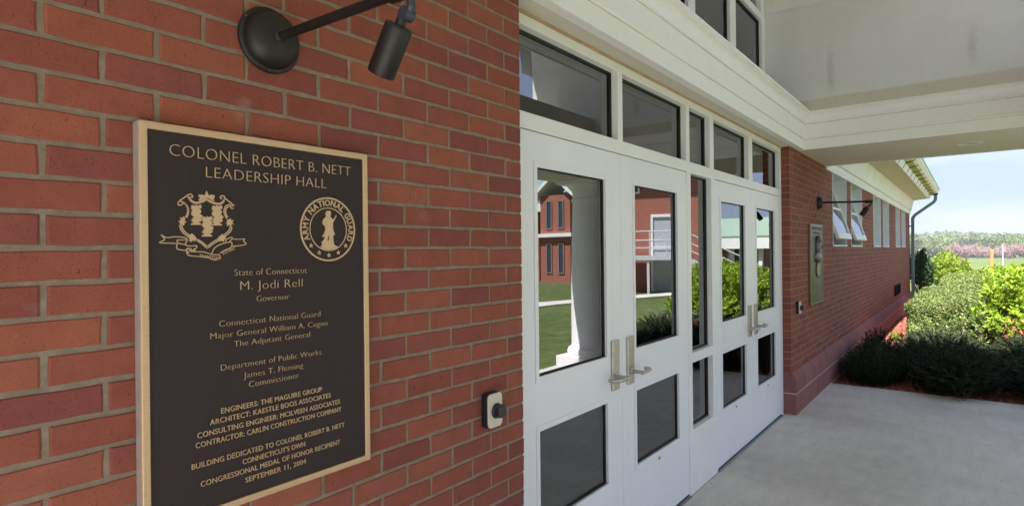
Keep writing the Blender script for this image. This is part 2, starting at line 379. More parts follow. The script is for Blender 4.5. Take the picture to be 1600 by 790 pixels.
# ------------------------------------------------------------------ brick walls
BW, BH, CO = .2032, .06773, .0108                    # module and joint
def brick_geo(L, H, D, seed):
    R = random.Random(seed); nx = 5 if L > .12 else 3
    top = [(-L/2+L*i/nx, H/2) for i in range(nx+1)]; bot = [(L/2-L*i/nx, -H/2) for i in range(nx+1)]
    ring = top + [(L/2, 0)] + bot + [(-L/2, 0)]
    ring = [(a+R.uniform(-.0013,.0013), b+R.uniform(-.0013,.0013)) for a, b in ring]
    k = len(ring); cx = 1-.0045/L*2; cz = 1-.0045/H*1.1
    inner = [(a*cx+R.uniform(-.0005,.0005), b*cz+R.uniform(-.0005,.0005)) for a, b in ring]
    v = [(a, D, b) for a, b in ring] + [(a, .0024, b) for a, b in ring] + [(a, R.uniform(-.0004,.0004), b) for a, b in inner]
    f = [(i, (i+1) % k, k+(i+1) % k, k+i) for i in range(k)] + [(k+i, k+(i+1) % k, 2*k+(i+1) % k, 2*k+i) for i in range(k)] + [tuple(range(2*k, 3*k))]
    return v, f
_bm = {}
def brick_mesh(L, H, D, seed, mat, pref='brick'):
    key = (round(L, 3), round(H, 3), seed, pref)
    if key not in _bm:
        v, f = brick_geo(L, H, D, hash(key[:3]) if pref == 'brick' else seed); _bm[key] = mesh(pref, v, f, mat)
    return _bm[key]
CP = Vector((-1.854, -1.398, -.0193))
def px(x, y, z):
    d = Vector((x, y, z)) - CP; zz = d.dot(_f)
    if zz < .05: return None
    return 800+920*d.dot(_r2)/zz, 395-920*d.dot(_u2)/zz, zz
def lay(rt, bricks, mat, D, limit, yface=0.0, occ=None):
    """bricks: (x0,x1,z0,z1). The ones that show largest become parts, the rest one joined part."""
    sc = []
    for b in bricks:
        cx, cz = (b[0]+b[1])/2, (b[2]+b[3])/2; q = px(cx, yface, cz); s = 0
        if q and -60 < q[0] < 1600 and -40 < q[1] < 830:
            a = px(b[0], yface, cz); e = px(b[1], yface, cz); h = 920*(b[3]-b[2])/q[2]
            s = h*abs((e[0] if e else 0)-(a[0] if a else 0))
            if occ and occ(cx, cz): s = 0
        sc.append((s, b))
    sc.sort(key=lambda t: -t[0]); rest = MB()
    for k, (s, b) in enumerate(sc):
        L, H = b[1]-b[0], b[3]-b[2]; cx, cz = (b[0]+b[1])/2, (b[2]+b[3])/2
        dx, dz, dy = random.uniform(-.0012,.0012), random.uniform(-.0008,.0008), random.uniform(-.0010,.0008)
        if k < limit and s > 0:
            o = bpy.data.objects.new('brick', brick_mesh(L, H, D, random.randint(0, 5), mat)); o.location = (cx+dx, yface+dy, cz+dz); link(o, rt)
        else:
            v, f = brick_geo(L, H, D, k % 7); rest.add([(a+cx+dx, c_+yface+dy, e+cz+dz) for a, c_, e in v], f)
    if rest.v: tag(rest.build('brick_course', mat, rt, fix=False), kind='stuff')

near = root('brick_wall', 'near red brick wall on the left, carrying the large bronze plaque and a black lamp', 'wall')
br = []
for vv in range(-18, 15):
    z0, z1 = vv*BH+CO/2, (vv+1)*BH-CO/2
    s = 0.0; step = [.5] if vv % 2 == 0 else []
    while s < 23:
        s1 = s + (step.pop() if step else 1.0)
        br.append((-s1*BW+.005+CO/2, -s*BW+.005-CO/2, z0, z1)); s = s1
lay(near, br, m_brick, .07, 300)
MB().box(-4.66, -.003, .0036, .075, -1.213, 1.016).build('mortar', m_mortar, near)
m_core = plain('inner_wall', (.30,.29,.27), .9)
MB().box(-4.66, -.012, .076, .25, GZ-.1, 1.335).build('wall_core', m_core, near)

far = root('brick_wall', 'long red brick wall beyond the doors, with tall narrow windows and a rose block base', 'wall')
XE = 18.42
WIN = [(6.60, 7.65), (8.05, 9.14), (10.55, 11.63), (12.02, 13.08), (14.50, 15.58), (15.98, 17.04)]
WZ0 = .02
CJ = [(7.592, 7.606), (11.50, 11.515)]
br = []
for vv in range(-18, 15):
    z0, z1 = vv*BH+CO/2, (vv+1)*BH-CO/2
    iv = [(4.353, XE)]
    cuts = [(a-.004, b+.004) for a, b in WIN] if z1 > WZ0 else []
    cuts = cuts + [c_ for c_ in CJ if not (z1 > WZ0 and any(a <= c_[0] <= b for a, b in WIN))]
    for a, b in sorted(cuts):
        nv = []
        for u, w in iv:
            if b <= u or a >= w: nv.append((u, w))
            else:
                if a > u: nv.append((u, a))
                if b < w: nv.append((b, w))
        iv = nv
    s = 0.0; step = [.5] if vv % 2 == 0 else []
    while 4.353 + s*BW < XE:
        s1 = s + (step.pop() if step else 1.0)
        x0, x1 = 4.353+s*BW, 4.353+s1*BW
        for u, w in iv:
            a, b = max(x0, u), min(x1, w)
            if b-a > .03:
                br.append((a if a == 4.353 or (a == u and a > x0) else a+CO/2, b if (b == w and b < x1) else b-CO/2, z0, z1))
        s = s1
lay(far, br, m_brick, .09, 300, occ=lambda x, z: z > .96)
mb = MB(); MZ = 1.016
segs = [(4.3575, WIN[0][0]-.003)] + [(WIN[i][1]+.003, WIN[i+1][0]-.003) for i in range(5)] + [(WIN[5][1]+.003, XE-.004)]
for a, b in segs: mb.box(a, b, .0036, .1, WZ0-.006, MZ)
mb.box(4.3575, XE-.004, .0036, .1, -1.213, WZ0-.0065)
mb.build('mortar', m_mortar, far)
m_seal = plain('joint_sealant', (.36,.27,.24), .7)
mb = MB()
for a, b in CJ: mb.box(a-.001, b+.001, .002, .02, -1.21, WZ0-.01)
mb.build('sealant_joint', m_seal, far)
core = plate([4.372, XE-.05], [GZ-.1, 1.335], [(a-.001, b+.001, WZ0, .985) for a, b in WIN], .1005, .27); core.build('wall_core', m_core, far)
MB().box(XE-.06, XE, .003, 6.0, GZ-.1, 1.6).build('end_wall', m_brick, far)
# block base: chamfered cap course and plain courses
def base_blocks(rt, x0, x1, ya, left_return=None):
    k = 0; x = x0
    def blk(a, b, z0, z1, cham, g=.005):
        o_ = -.042
        if cham: pr_ = [(ya, z0), (o_, z0), (o_, z1-.075), (-.002, z1-.002), (ya, z1-.002)]
        else: pr_ = [(ya, z0), (o_, z0), (o_, z1), (ya, z1)]
        return MB().poly(pr_, a+g, b-g, lambda p_, q_, d: (d, p_, q_)).build('block', m_block, rt, bevel=.002)
    for z0, z1, ch, off in ((-1.416, -1.213, True, 0), (-1.625, -1.428, False, .2)):
        x = x0; first = True
        while x < x1-.02:
            b = min(x1, x + (.40-off if first and off else .40)); first = False
            blk(x if x > x0 else x0-.004, b, z0, z1, ch); x = b
    MB().poly([(ya-.002, -1.71), (-.0395, -1.71), (-.0395, -1.294), (.000, -1.219), (ya-.002, -1.219)], x0+.003, x1-.003, lambda p_, q_, d: (d, p_, q_)).build('block_mortar', m_pale_mortar, rt)
base_blocks(far, 4.353, XE, .098)
base_blocks(near, -4.66, 0.0, .07)
rebase(near, (-2.3, 0, GZ)); 

# windows of the far wall
m_reveal = plain('window_frame_paint', (.72,.75,.78), .5, var=.04)
for i, (a, b) in enumerate(WIN):
    z0, z1 = WZ0, .985
    mb = MB(); t = .022
    mb.box(a, b, -.012, .26, z0, z0+t); mb.box(a, a+t, -.004, .26, z0+t, z1); mb.box(b-t, b, -.004, .26, z0+t, z1); mb.box(a+t, b-t, -.003, .26, z1-t, z1)
    w = mb.build('window', m_reveal, far)
    if i < 2:
        w['label'] = 'window with its sash tilted out at the bottom, ' + ('nearer' if i == 0 else 'farther') + ' of the two open ones'
        H_ = .885; wd = b-a-2*t-.006
        pl_ = plate([0, wd], [-H_, 0], [(.045, wd-.045, -.43, -.05), (.045, wd-.045, -H_+.085, -.465)], -.02, .02)
        s_ = pl_.build('sash', m_white, w, bevel=.003)
        g_ = MB().box(.04, wd-.04, -.003, .003, -H_+.08, -.045).build('pane', m_wglass, w)
        for o in (s_, g_): o.location = (a+t+.003, .215, z1-t-.004); o.rotation_euler = (-math.atan2(.275, .85), 0, 0)
        st_ = MB().tube([(b-t-.02, .10, .42), (b-t-.02, .18, .30)], .006, 8).build('stay_arm', m_alu, w)
    else:
        fr = plate([a+t+.001, b-t-.001], [z0+t+.001, z1-t-.001], [(a+t+.05, b-t-.05, z0+t+.05, .5), (a+t+.05, b-t-.05, .535, z1-t-.05)], .20, .245)
        fr.build('sash', m_white, w); MB().box(a+t+.04, b-t-.04, .22, .226, z0+t+.04, z1-t-.04).build('pane', m_wglass, w)
# small black vent low in the wall
v_ = root('wall_vent', 'small black louvred vent low in the far brick wall near the corner', 'vent')
X0, X1, Z0, Z1 = 14.05, 15.3, -1.09, -.86; m_vent = plain('vent_black_paint', (.006,.006,.007), .95, spec=.05)
mb = plate([X0, X1], [Z0, Z1], [(X0+.03, X1-.03, Z0+.025, Z1-.025)], -.022, .002); mb.build('vent_frame', m_vent, v_); MB().box(X0+.031, X1-.031, .0015, .0030, Z0+.026, Z1-.026).build('vent_back', m_vent, v_)
for k in range(5):
    z = Z0+.028+k*.037; MB().add([(X0+.031,-.018,z),(X1-.031,-.018,z),(X1-.031,-.002,z+.03),(X0+.031,-.002,z+.03),(X0+.031,-.015,z),(X1-.031,-.015,z),(X1-.031,.001,z+.03),(X0+.031,.001,z+.03)], [(0,1,2,3),(7,6,5,4),(0,4,5,1),(3,2,6,7)]).build('louvre', m_vent, v_)
rebase(v_, ((X0+X1)/2, 0, Z0))
rebase(far, (11.4, 0, GZ))

# ------------------------------------------------------------------ lobby behind the glass
lob = root('building_interior', 'dim lobby seen faintly through the tinted door glass', 'interior')
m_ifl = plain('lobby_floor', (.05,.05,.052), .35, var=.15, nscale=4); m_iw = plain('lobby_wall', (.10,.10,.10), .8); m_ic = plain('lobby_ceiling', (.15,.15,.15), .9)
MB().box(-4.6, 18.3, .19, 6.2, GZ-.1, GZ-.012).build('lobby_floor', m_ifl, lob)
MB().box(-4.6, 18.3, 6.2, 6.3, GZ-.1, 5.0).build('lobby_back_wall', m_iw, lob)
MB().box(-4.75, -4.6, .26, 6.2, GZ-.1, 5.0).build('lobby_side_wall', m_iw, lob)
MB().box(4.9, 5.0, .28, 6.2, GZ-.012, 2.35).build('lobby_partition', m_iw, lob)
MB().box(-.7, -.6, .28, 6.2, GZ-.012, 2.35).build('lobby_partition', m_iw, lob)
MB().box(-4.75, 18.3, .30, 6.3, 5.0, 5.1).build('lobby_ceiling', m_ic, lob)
rebase(lob, (2.2, 3, GZ))

# ------------------------------------------------------------------ entrance: frame, doors, transoms
ent = root('entrance', 'white glazed entrance with two pairs of doors, a sidelight and transom panes', 'entrance')
FY0, FY1 = .075, .185
TR = [(.055, .959), (1.013, 1.906), (1.965, 2.351), (2.430, 3.284), (3.389, 4.283)]
holes = [(.05, 1.912, -1.64, .503), (2.452, 4.286, -1.64, .503), (1.977, 2.371, -.698, .498), (1.977, 2.371, -1.208, -.765)] + [(a, b, .574, .935) for a, b in TR]
fr = plate([.002, 4.350], [GZ+.002, .987], holes, FY0, FY1)
# open bottoms of the door holes
frame = fr.build('frame', m_frame, ent, bevel=.003)
def pane_in(parent, a, b, z0, z1, yg, gask=.008, name='pane', deep=.012):
    MB().box(a+.002, b-.002, yg, yg+.012, z0+.002, z1-.002).build(name, m_glass, parent)
    g_ = plate([a+.0005, b-.0005], [z0+.0005, z1-.0005], [(a+gask, b-gask, z0+gask, z1-gask)], yg-deep, yg-.0005)
    g_.build('gasket', m_dark, parent)
for a, b in TR: pane_in(frame, a, b, .574, .935, .125, .009)
pane_in(frame, 1.977, 2.371, -.698, .498, .125, .009); pane_in(frame, 1.977, 2.371, -1.208, -.765, .125, .009)
DO = [(.053, .9775, (.212, .818), 1), (.9805, 1.909, (1.142, 1.748), -1), (2.456, 3.3405, (2.574, 3.169), 1), (3.3435, 4.283, (3.490, 4.088), -1)]
ZU, ZL = (-.557, .352), (-1.206, -.787)
for i, (a, b, (g0, g1), side) in enumerate(DO):
    pl_ = plate([a, b], [-1.612, .499], [(g0, g1, *ZU), (g0, g1, *ZL)], .0785, .123)
    d = pl_.build('door', m_door, ent, bevel=.0018)
    for (z0, z1) in (ZU, ZL):
        k = plate([g0-.022, g1+.022], [z0-.022, z1+.022], [(g0+.003, g1-.003, z0+.003, z1-.003)], .0745, .0775)
        k.build('glazing_bead', m_door, d, bevel=.001)
        kb = plate([g0-.02, g1+.02], [z0-.02, z1+.02], [(g0+.004, g1-.004, z0+.004, z1-.004)], .1235, .128); kb.build('glazing_bead', m_frame, d)
        pane_in(d, g0, g1, z0, z1, .098, .006, deep=.008)
    # escutcheon plate with lever
    cx = (b-.083) if side == 1 else (a+.0865)
    hs = MB(); hs.box(cx-.0375, cx+.0375, .066, .0782, -.738, -.479); h = hs.build('handle_plate', m_steel, d, bevel=.003)
    zz = -.668
    mb = MB(); mb.lathe((cx, .067, zz), (0,-1,0), [(0,.017),(.006,.017),(.008,.011),(.055,.0105),(.062,.0115),(.074,.0115),(.0765,.009)], 20)
    L_ = -.115 if side == 1 else .115
    mb.build('lever_spindle', m_steel, d, smooth=True)
    mb = MB(); pts = [(cx, 0.000, zz), (cx+L_*.45, -.001, zz+.001), (cx+L_*.85, .004, zz+.001), (cx+L_, .020, zz+.002), (cx+L_*1.02, .040, zz+.002)]
    mb.tube(pts, .0105, 12); mb.ball(pts[0], .0115, 12); mb.ball(pts[-1], .0105, 12); mb.build('lever', m_steel, d, smooth=True)
    kx = (a+b)/2+(-.005 if i else 0); mb = MB().lathe((kx, .0785, -1.246), (0,-1,0), [(0,.011),(.004,.010),(.0045,.006),(.0055,.006)], 16); mb.build('floor_bolt_cylinder', m_steel, d, smooth=True)
    MB().box(kx-.0015, kx+.0015, .0722, .0731, -1.251, -1.241).build('keyhole', m_dark, d)
    MB().box(a+.002, b-.002, .083, .118, -1.6225, -1.6125).build('door_sweep', m_dark, d)
MB().box(.05, 1.912, .060, .150, GZ-.0005, GZ+.0065).build('threshold', m_alu, ent); MB().box(2.452, 4.286, .060, .150, GZ-.0005, GZ+.0065).build('threshold', m_alu, ent)
rebase(ent, (2.17, .12, GZ))

# ------------------------------------------------------------------ porch
por = root('porch', 'white columned entrance porch with deep beams, moulded entablature and stucco vault', 'porch')
XL, XR, YB, YF = -.283, 4.637, -.079, -1.98          # inner faces of the beams
OUT = 1.47                                            # beam depth in plan
OUTL = 3.0; OUTF = 1.12  # left beam and roof widened out of view to shade the near wall
def sweep_rect(prof, name, mat, close_faces=True):
    """prof: (inward offset, z) run round the three inner faces and the front, mitred"""
    v = []; f = []; n = len(prof)
    for (cx, cy, sx, sy) in ((XL, YB, 1, -1), (XR, YB, -1, -1), (XR, YF, -1, 1), (XL, YF, 1, 1)):
        for o_, z in prof: v.append((cx+sx*o_, cy+sy*o_, z))
    for k in range(4):
        a, b = k*n, ((k+1) % 4)*n
        for i in range(n-1): f.append((a+i, b+i, b+i+1, a+i+1))
    m_ = MB().add(v, f); return m_.build(name, mat, por)
# beam cores (soffits)
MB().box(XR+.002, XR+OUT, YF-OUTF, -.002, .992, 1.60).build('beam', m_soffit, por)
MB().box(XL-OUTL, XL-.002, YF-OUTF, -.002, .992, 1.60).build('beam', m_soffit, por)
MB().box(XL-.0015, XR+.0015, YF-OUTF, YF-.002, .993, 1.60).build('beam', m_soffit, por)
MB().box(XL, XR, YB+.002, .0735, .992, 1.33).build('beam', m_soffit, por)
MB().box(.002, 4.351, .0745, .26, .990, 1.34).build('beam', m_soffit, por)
e = sweep_rect([(-.06, .991), (-.012, .990), (-.010, .985), (.000, .985), (.000, 1.088), (.007, 1.090), (.011, 1.096), (.011, 1.106), (.007, 1.110), (.007, 1.240), (.016, 1.243), (.016, 1.254), (.009, 1.257), (.009, 1.268), (.011, 1.285), (.017, 1.301), (.028, 1.314), (.042, 1.322), (.054, 1.325), (.054, 1.333), (.070, 1.335), (.070, 1.353), (.02, 1.356), (-.1, 1.358)], 'entablature', m_trim)
e.data.set_sharp_from_angle(angle=rad(28))
m_caulk = plain('yellowed_caulk', (.66,.56,.42), .7, var=.2, nscale=7)
sweep_rect([(.0072,1.2340),(.0092,1.2380),(.0092,1.2415),(.0072,1.2425)], 'caulk_line', m_caulk)
sweep_rect([(.0002,1.0835),(.0022,1.0850),(.0022,1.0872),(.0002,1.0878)], 'caulk_line', m_caulk)
# outer cladding of the beams
mb = MB()
for (x0, x1) in ((XR+OUT+.0005, XR+OUT+.03), (XL-OUTL-.03, XL-OUTL-.0005)): mb.box(x0, x1, YF-OUTF-.03, -.004, .985, 1.62)
mb.box(XL-OUTL, XR+OUT, YF-OUTF-.03, YF-OUTF-.0005, .985, 1.62)
mb.build('outer_fascia', m_trim, por, bevel=.004)
m_bead = plain('aged_sealant', (.50,.33,.19), .7, var=.25, nscale=6)
MB().box(.002, 4.351, .0665, .0735, .9795, .9905).build('sealant_bead', m_bead, por)
# stucco walls and vault
XS0, XS1, ZS = -.096, 4.45, 2.37; CX = (XS0+XS1)/2; RV = (XS1-XS0)/2
mb = MB()
yb = .262
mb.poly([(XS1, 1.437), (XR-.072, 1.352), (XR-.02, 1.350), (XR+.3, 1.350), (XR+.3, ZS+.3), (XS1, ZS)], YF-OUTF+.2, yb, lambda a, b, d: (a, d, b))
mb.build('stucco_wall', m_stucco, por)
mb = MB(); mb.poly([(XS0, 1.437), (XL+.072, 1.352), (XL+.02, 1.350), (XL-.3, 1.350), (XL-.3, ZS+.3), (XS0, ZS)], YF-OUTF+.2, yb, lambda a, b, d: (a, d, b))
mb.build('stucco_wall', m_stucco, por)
m_vault = white_stained('vault_plaster', (.76,.73,.69), (.70,.66,.60))
v = []; f = []; NA = 40
for i in range(NA+1):
    t = math.pi*i/NA; c_, s_ = math.cos(t), math.sin(t)*.62
    for rr in (RV-.005, RV+.12):
        for y in (YF-OUTF+.2, yb): v.append((CX+rr*c_, y, ZS-.012+rr*s_))
for i in range(NA):
    a = i*4; b = a+4
    f += [(a, a+1, b+1, b), (a+2, b+2, b+3, a+3), (a, b, b+2, a+2), (a+1, a+3, b+3, b+1)]
MB().add(v, f).build('vault', m_vault, por, smooth=True)
# gable roof over the porch
mb = MB(); yr0, yr1 = YF-OUTF-.06, .5
ridge = 4.75; ex = XR+OUT+.38; wx = XL-OUTL-.38; ez = 2.15
for sx, e_x in ((1, ex), (-1, wx)):
    mb.poly([(CX, ridge), (e_x, ez), (e_x, ez+.10), (CX, ridge+.12)], yr0, yr1, lambda a, b, d: (a, d, b))
mb.build('roof', m_green_metal, por)
mb = MB()
for x0, x1 in ((XR+OUT-.08, XR+OUT+.02), (XL-OUTL-.02, XL-OUTL+.08)): MB().box(x0, x1, YF-OUTF, -.004, 1.6205, 2.24).build('attic_wall', m_trim, por)
# gable front with arched opening
v = []; f = []
for y in (YF-OUTF+.02, YF-OUTF+.18):
    n0 = len(v)
    for i in range(NA+1):
        t = math.pi*i/NA; v.append((CX+RV*math.cos(t), y, ZS+.012+RV*.62*math.sin(t)))
    for i in range(NA+1):
        x_ = CX+(ex-.3-CX)*math.cos(math.pi*i/NA); zz_ = ridge-abs(x_-CX)*(ridge-ez)/(ex-CX)-.03 if 0 < i < NA else ZS; v.append((x_, y, max(zz_, 1.62 if i in (0, NA) else ZS)))
    for i in range(NA): f.append((n0+i, n0+i+1, n0+NA+2+i, n0+NA+1+i))
MB().add(v, f).build('gable', m_trim, por)
# columns
def column(cx, cy):
    R0 = .29
    sh = MB().lathe((cx, cy, GZ+.16), (0,0,1), [(0, R0*1.18),(.05, R0*1.22),(.10, R0*1.16),(.12, R0*1.04),(.16, R0), (.9, R0*.995), (1.6, R0*.95), (2.15, R0*.885), (2.17, R0*.95), (2.20, R0*.95), (2.21, R0*.885), (2.30, R0*.885), (2.34, R0*1.0), (2.38, R0*1.12), (2.40, R0*1.14)], 48)
    c = sh.build('column', m_trim, por, smooth=True); c.data.set_sharp_from_angle(angle=rad(40))
    MB().box(cx-.37, cx+.37, cy-.37, cy+.37, GZ+.0015, GZ+.158).build('column_plinth', m_trim, c, bevel=.006)
    MB().box(cx-.36, cx+.36, cy-.36, cy+.36, GZ+2.562, .9905).build('column_capital', m_trim, c, bevel=.006)
CXR, CYR = 5.45, -2.68
column(CXR, CYR); column(XL-.74, CYR)
# recessed light in the right-hand beam soffit
mb = MB().lathe((5.356, -1.39, .9918), (0,0,-1), [(0,.105),(.004,.105),(.007,.098),(.007,.082),(.003,.078),(-.0,.074)], 40); dl = mb.build('downlight', m_white, por, smooth=True)
MB().cyl((5.356,-1.39,.9895),(5.356,-1.39,.9905),.073, n=32).build('downlight_lens', plain('downlight_lens', (.36,.35,.33), .3), dl)
# arched window over the doors
uw = root('arched_window', 'tall white arched window above the entablature, with dark panes', 'window')
PW = [(3.503, 4.325), (2.525, 3.345), (1.575, 2.385), (.62, 1.435), (.03, .475)]
fr = plate([XS0+.004, XS1-.004], [1.345, 2.345], [(a, b, 1.44, 2.272) for a, b in PW], .235, .30); wf = fr.build('frame', m_frame, uw, bevel=.003)
for a, b in PW:
    MB().box(a+.002, b-.002, .275, .283, 1.442, 2.270).build('pane', m_wglass, wf)
    plate([a+.001, b-.001], [1.441, 2.271], [(a+.014, b-.014, 1.455, 2.257)], .262, .2745).build('gasket', m_dark, wf)
# fanlight: outer arch ring, spokes and panes
v = []; f = []; NA2 = 36; K = .62
def ringp(r, t, y): return (CX+r*math.cos(t), y, 2.3455+r*K*math.sin(t))
for i in range(NA2+1):
    t = math.pi*i/NA2
    for r_ in (RV-.15, RV-.02):
        for y in (.236, .30): v.append(ringp(r_, t, y))
for i in range(NA2):
    a = i*4; b = a+4; f += [(a, b, b+1, a+1), (a+2, a+3, b+3, b+2), (a, a+2, b+2, b), (a+1, b+1, b+3, a+3)]
MB().add(v, f).build('fan_ring', m_frame, uw, smooth=False)
mb = MB()
for k in range(1, 6):
    t = math.pi*k/6; mb.cyl((CX+.3*math.cos(t), .268, 2.3455+.3*K*math.sin(t)), (CX+(RV-.15)*math.cos(t), .268, 2.3455+(RV-.15)*K*math.sin(t)), .03, n=6)
mb.build('fan_spokes', m_frame, uw)
pts = [(CX+(RV-.149)*math.cos(math.pi*i/NA2), 2.346+(RV-.149)*K*math.sin(math.pi*i/NA2)) for i in range(NA2+1)]
MB().poly(pts, .276, .283, lambda a, b, d: (a, d, b)).build('fan_pane', m_wglass, uw)
rebase(uw, (2.177, .26, 1.36))
rebase(por, (2.18, -2.2, GZ))

# ------------------------------------------------------------------ eave and roof of the long wall
m_strap = plain('dark_gutter_strap', (.03,.035,.02), .7)
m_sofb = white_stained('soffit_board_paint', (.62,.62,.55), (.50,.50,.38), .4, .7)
m_fasc = plain('fascia_white', (.80,.82,.88), .45, var=.05, nscale=3)
def eave(x0, x1, label, capped):
    ev = root('roof_eave', label, 'eave')
    P1 = lambda a, b, d: (d, a, b)
    MB().poly([(-.002, .987), (-.024, .987), (-.024, 1.060), (-.030, 1.064), (-.040, 1.07), (-.052, 1.075), (-.10, 1.318), (-.115, 1.345), (-.002, 1.345)], x0, x1, P1).build('frieze', m_frieze, ev)
    MB().box(x0, x1, -.022, -.002, .955, .986).build('frieze_trim', m_white, ev)
    # soffit boards, each a plank across the overhang
    x = x0; k = 0
    while x < x1 - .01:
        b = min(x+.30, x1)
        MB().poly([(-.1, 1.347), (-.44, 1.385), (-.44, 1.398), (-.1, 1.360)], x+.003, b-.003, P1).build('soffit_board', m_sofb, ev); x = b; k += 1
    MB().poly([(-.002, 1.3465), (-.0995, 1.3465), (-.4395, 1.40), (-.4395, 1.46), (-.002, 1.46)], x0+.004, x1-.004, P1).build('soffit_backing', m_dark, ev)
    MB().poly([(-.4405, 1.372), (-.456, 1.372), (-.500, 1.470), (-.500, 1.492), (-.4405, 1.492)], x0, x1, P1).build('fascia', m_fasc, ev)
    MB().poly([(-.501, 1.478), (-.600, 1.500), (-.600, 1.508), (-.501, 1.486)], x0, x1, P1).build('gutter_bottom', m_gut_in, ev)
    MB().poly([(-.601, 1.497), (-.640, 1.515), (-.690, 1.570), (-.700, 1.60), (-.708, 1.60), (-.708, 1.612), (-.692, 1.612), (-.692, 1.60), (-.682, 1.572), (-.635, 1.523), (-.601, 1.507)], x0, x1, P1).build('gutter_front', m_fasc, ev)
    MB().poly([(-.7085, 1.598), (-.7135, 1.598), (-.7135, 1.628), (-.690, 1.628), (-.690, 1.6135), (-.7085, 1.6135)], x0-.01, x1+.01, P1).build('gutter_lip', m_green_metal, ev)
    x = x0+.30
    while x < x1:
        MB().poly([(-.458, 1.372), (-.503, 1.466), (-.600, 1.489), (-.642, 1.508), (-.642, 1.516), (-.600, 1.4965), (-.501, 1.4765), (-.456, 1.38)], x-.022, x+.022, P1).build('gutter_strap', m_strap, ev); x += .80
    MB().poly([(-.50, 1.60), (-.712, 1.632), (-.712, 1.645), (5.9, 4.1), (5.9, 4.0)], x0-.02, x1+.02, P1).build('roof_panel', m_green_metal, ev)
    x = x0
    while x < x1:
        MB().poly([(-.712, 1.6455), (-.712, 1.685), (5.9, 4.14), (5.9, 4.1005)], x-.012, x+.012, P1).build('roof_seam', m_green_metal, ev); x += .6
    for xe in ([x1] if capped else []):
        MB().poly([(-.03, 1.35), (-.44, 1.39), (-.50, 1.49), (-.69, 1.60), (-.69, 1.63), (-.03, 1.9)], xe+.001, xe+.02, P1).build('end_board', m_white, ev)
    rebase(ev, ((x0+x1)/2, -.3, 1.0)); return ev
ev = eave(6.15, 18.46, 'mildewed white eave with strapped gutter above the long wall', True)
ev2 = eave(-4.9, -3.33, 'white eave and gutter over the wall to the left of the porch', False)

# green downspout on the far corner
ds = root('downspout', 'green downspout with an offset elbow at the far corner of the brick wall', 'downspout')
def rect_pipe(pts, w, d):
    mb = MB(); rings = []
    for k, p_ in enumerate(pts):
        p_ = Vector(p_); a = (p_-Vector(pts[k-1])).normalized() if k else (Vector(pts[1])-p_).normalized(); b = (Vector(pts[k+1])-p_).normalized() if k < len(pts)-1 else a
        t = (a+b).normalized(); X_ = Vector((1,0,0)); N_ = t.cross(X_).normalized(); s_ = 1/max(.5, math.cos(a.angle(b)/2)) if a.angle(b) > 1e-4 else 1
        rings.append([p_+X_*w/2*i+N_*d/2*j*s_ for i, j in ((-1,-1),(1,-1),(1,1),(-1,1))])
    v = [q for r_ in rings for q in r_]; f = [(k*4+i, k*4+4+i, k*4+4+(i+1) % 4, k*4+(i+1) % 4) for k in range(len(pts)-1) for i in range(4)]
    f += [(3,2,1,0), tuple(len(v)-4+i for i in range(4))]
    return mb.add(v, f)
XD = 18.30
rect_pipe([(XD,-.615,1.50),(XD,-.615,1.34),(XD,-.575,1.27),(XD,-.14,.93),(XD,-.085,.84),(XD,-.075,-1.50),(XD,-.20,-1.60)], .11, .075).build('pipe', m_green_pipe, ds, bevel=.008)
for z in (.60, -.80): MB().box(XD-.075, XD+.075, -.122, -.001, z, z+.035).build('strap', m_green_pipe, ds, bevel=.003)
MB().box(XD-.07, XD+.07, -.67, -.56, 1.46, 1.505).build('outlet', m_dark, ds)
rebase(ds, (XD, -.1, LZ))

# ------------------------------------------------------------------ wall lamps
def lamp(x, label):
    r_ = root('wall_lamp', label, 'lamp', 'black arm lamps above the plaques'); z = .522
    mb = MB().lathe((x, -.0005, z), (0,-1,0), [(0,.081),(.007,.082),(.010,.080),(.012,.073),(.022,.071),(.034,.065),(.045,.054),(.053,.040),(.058,.024),(.060,.0)], 40); c = mb.build('canopy', m_black, r_, smooth=True); c.data.set_sharp_from_angle(angle=rad(50))
    for a in (.45, .45+2*math.pi/3, .45+4*math.pi/3):
        MB().cyl((x+.076*math.cos(a), -.0095, z+.076*math.sin(a)), (x+.0755*math.cos(a), -.0115, z+.0755*math.sin(a)), .0032, n=10).build('screw', m_screw, c)
    mb = MB().cyl((x, -.040, z), (x, -.512, z-.016), .0112, n=20).lathe((x,-.054,z),(0,-1,0),[(0,.018),(.006,.017),(.010,.0125)],20); mb.build('arm', m_black, r_, smooth=True)
    mb = MB().cyl((x, -.470, z-.0146), (x, -.545, z-.017), .0165, n=20); mb.build('arm_knuckle', m_black, r_, smooth=True, bevel=0)
    mb = MB().tube([(x, -.525, z-.012), (x, -.528, z-.052), (x, -.515, z-.066)], .0095, 14).cyl((x-.012, -.514, z-.064), (x+.012, -.514, z-.064), .014, n=18); mb.build('swivel', plain('swivel_blue_black', (.03,.035,.055), .4) if 'swivel_blue_black' not in bpy.data.materials else bpy.data.materials['swivel_blue_black'], r_, smooth=True)
    a = Vector((x, -.506, z-.062)); b = Vector((x, -.430, z-.172)); d = (b-a).normalized()
    mb = MB().lathe(a, d, [(.022,.012),(.023,.026),(.026,.0285),(.031,.029),(.126,.029),(.129,.0275),(.129,.024),(.120,.022),(.118,.0)], 36); mb.cyl(a, a+d*.03, .011, n=16); h = mb.build('lamp_head', m_black, r_, smooth=True); h.data.set_sharp_from_angle(angle=rad(35))
    MB().cyl(a+d*.119, a+d*.1205, .0235, n=28).build('lens', plain('lamp_lens', (.25,.25,.24), .15) if 'lamp_lens' not in bpy.data.materials else bpy.data.materials['lamp_lens'], h)
    return rebase(r_, (x, 0, z))
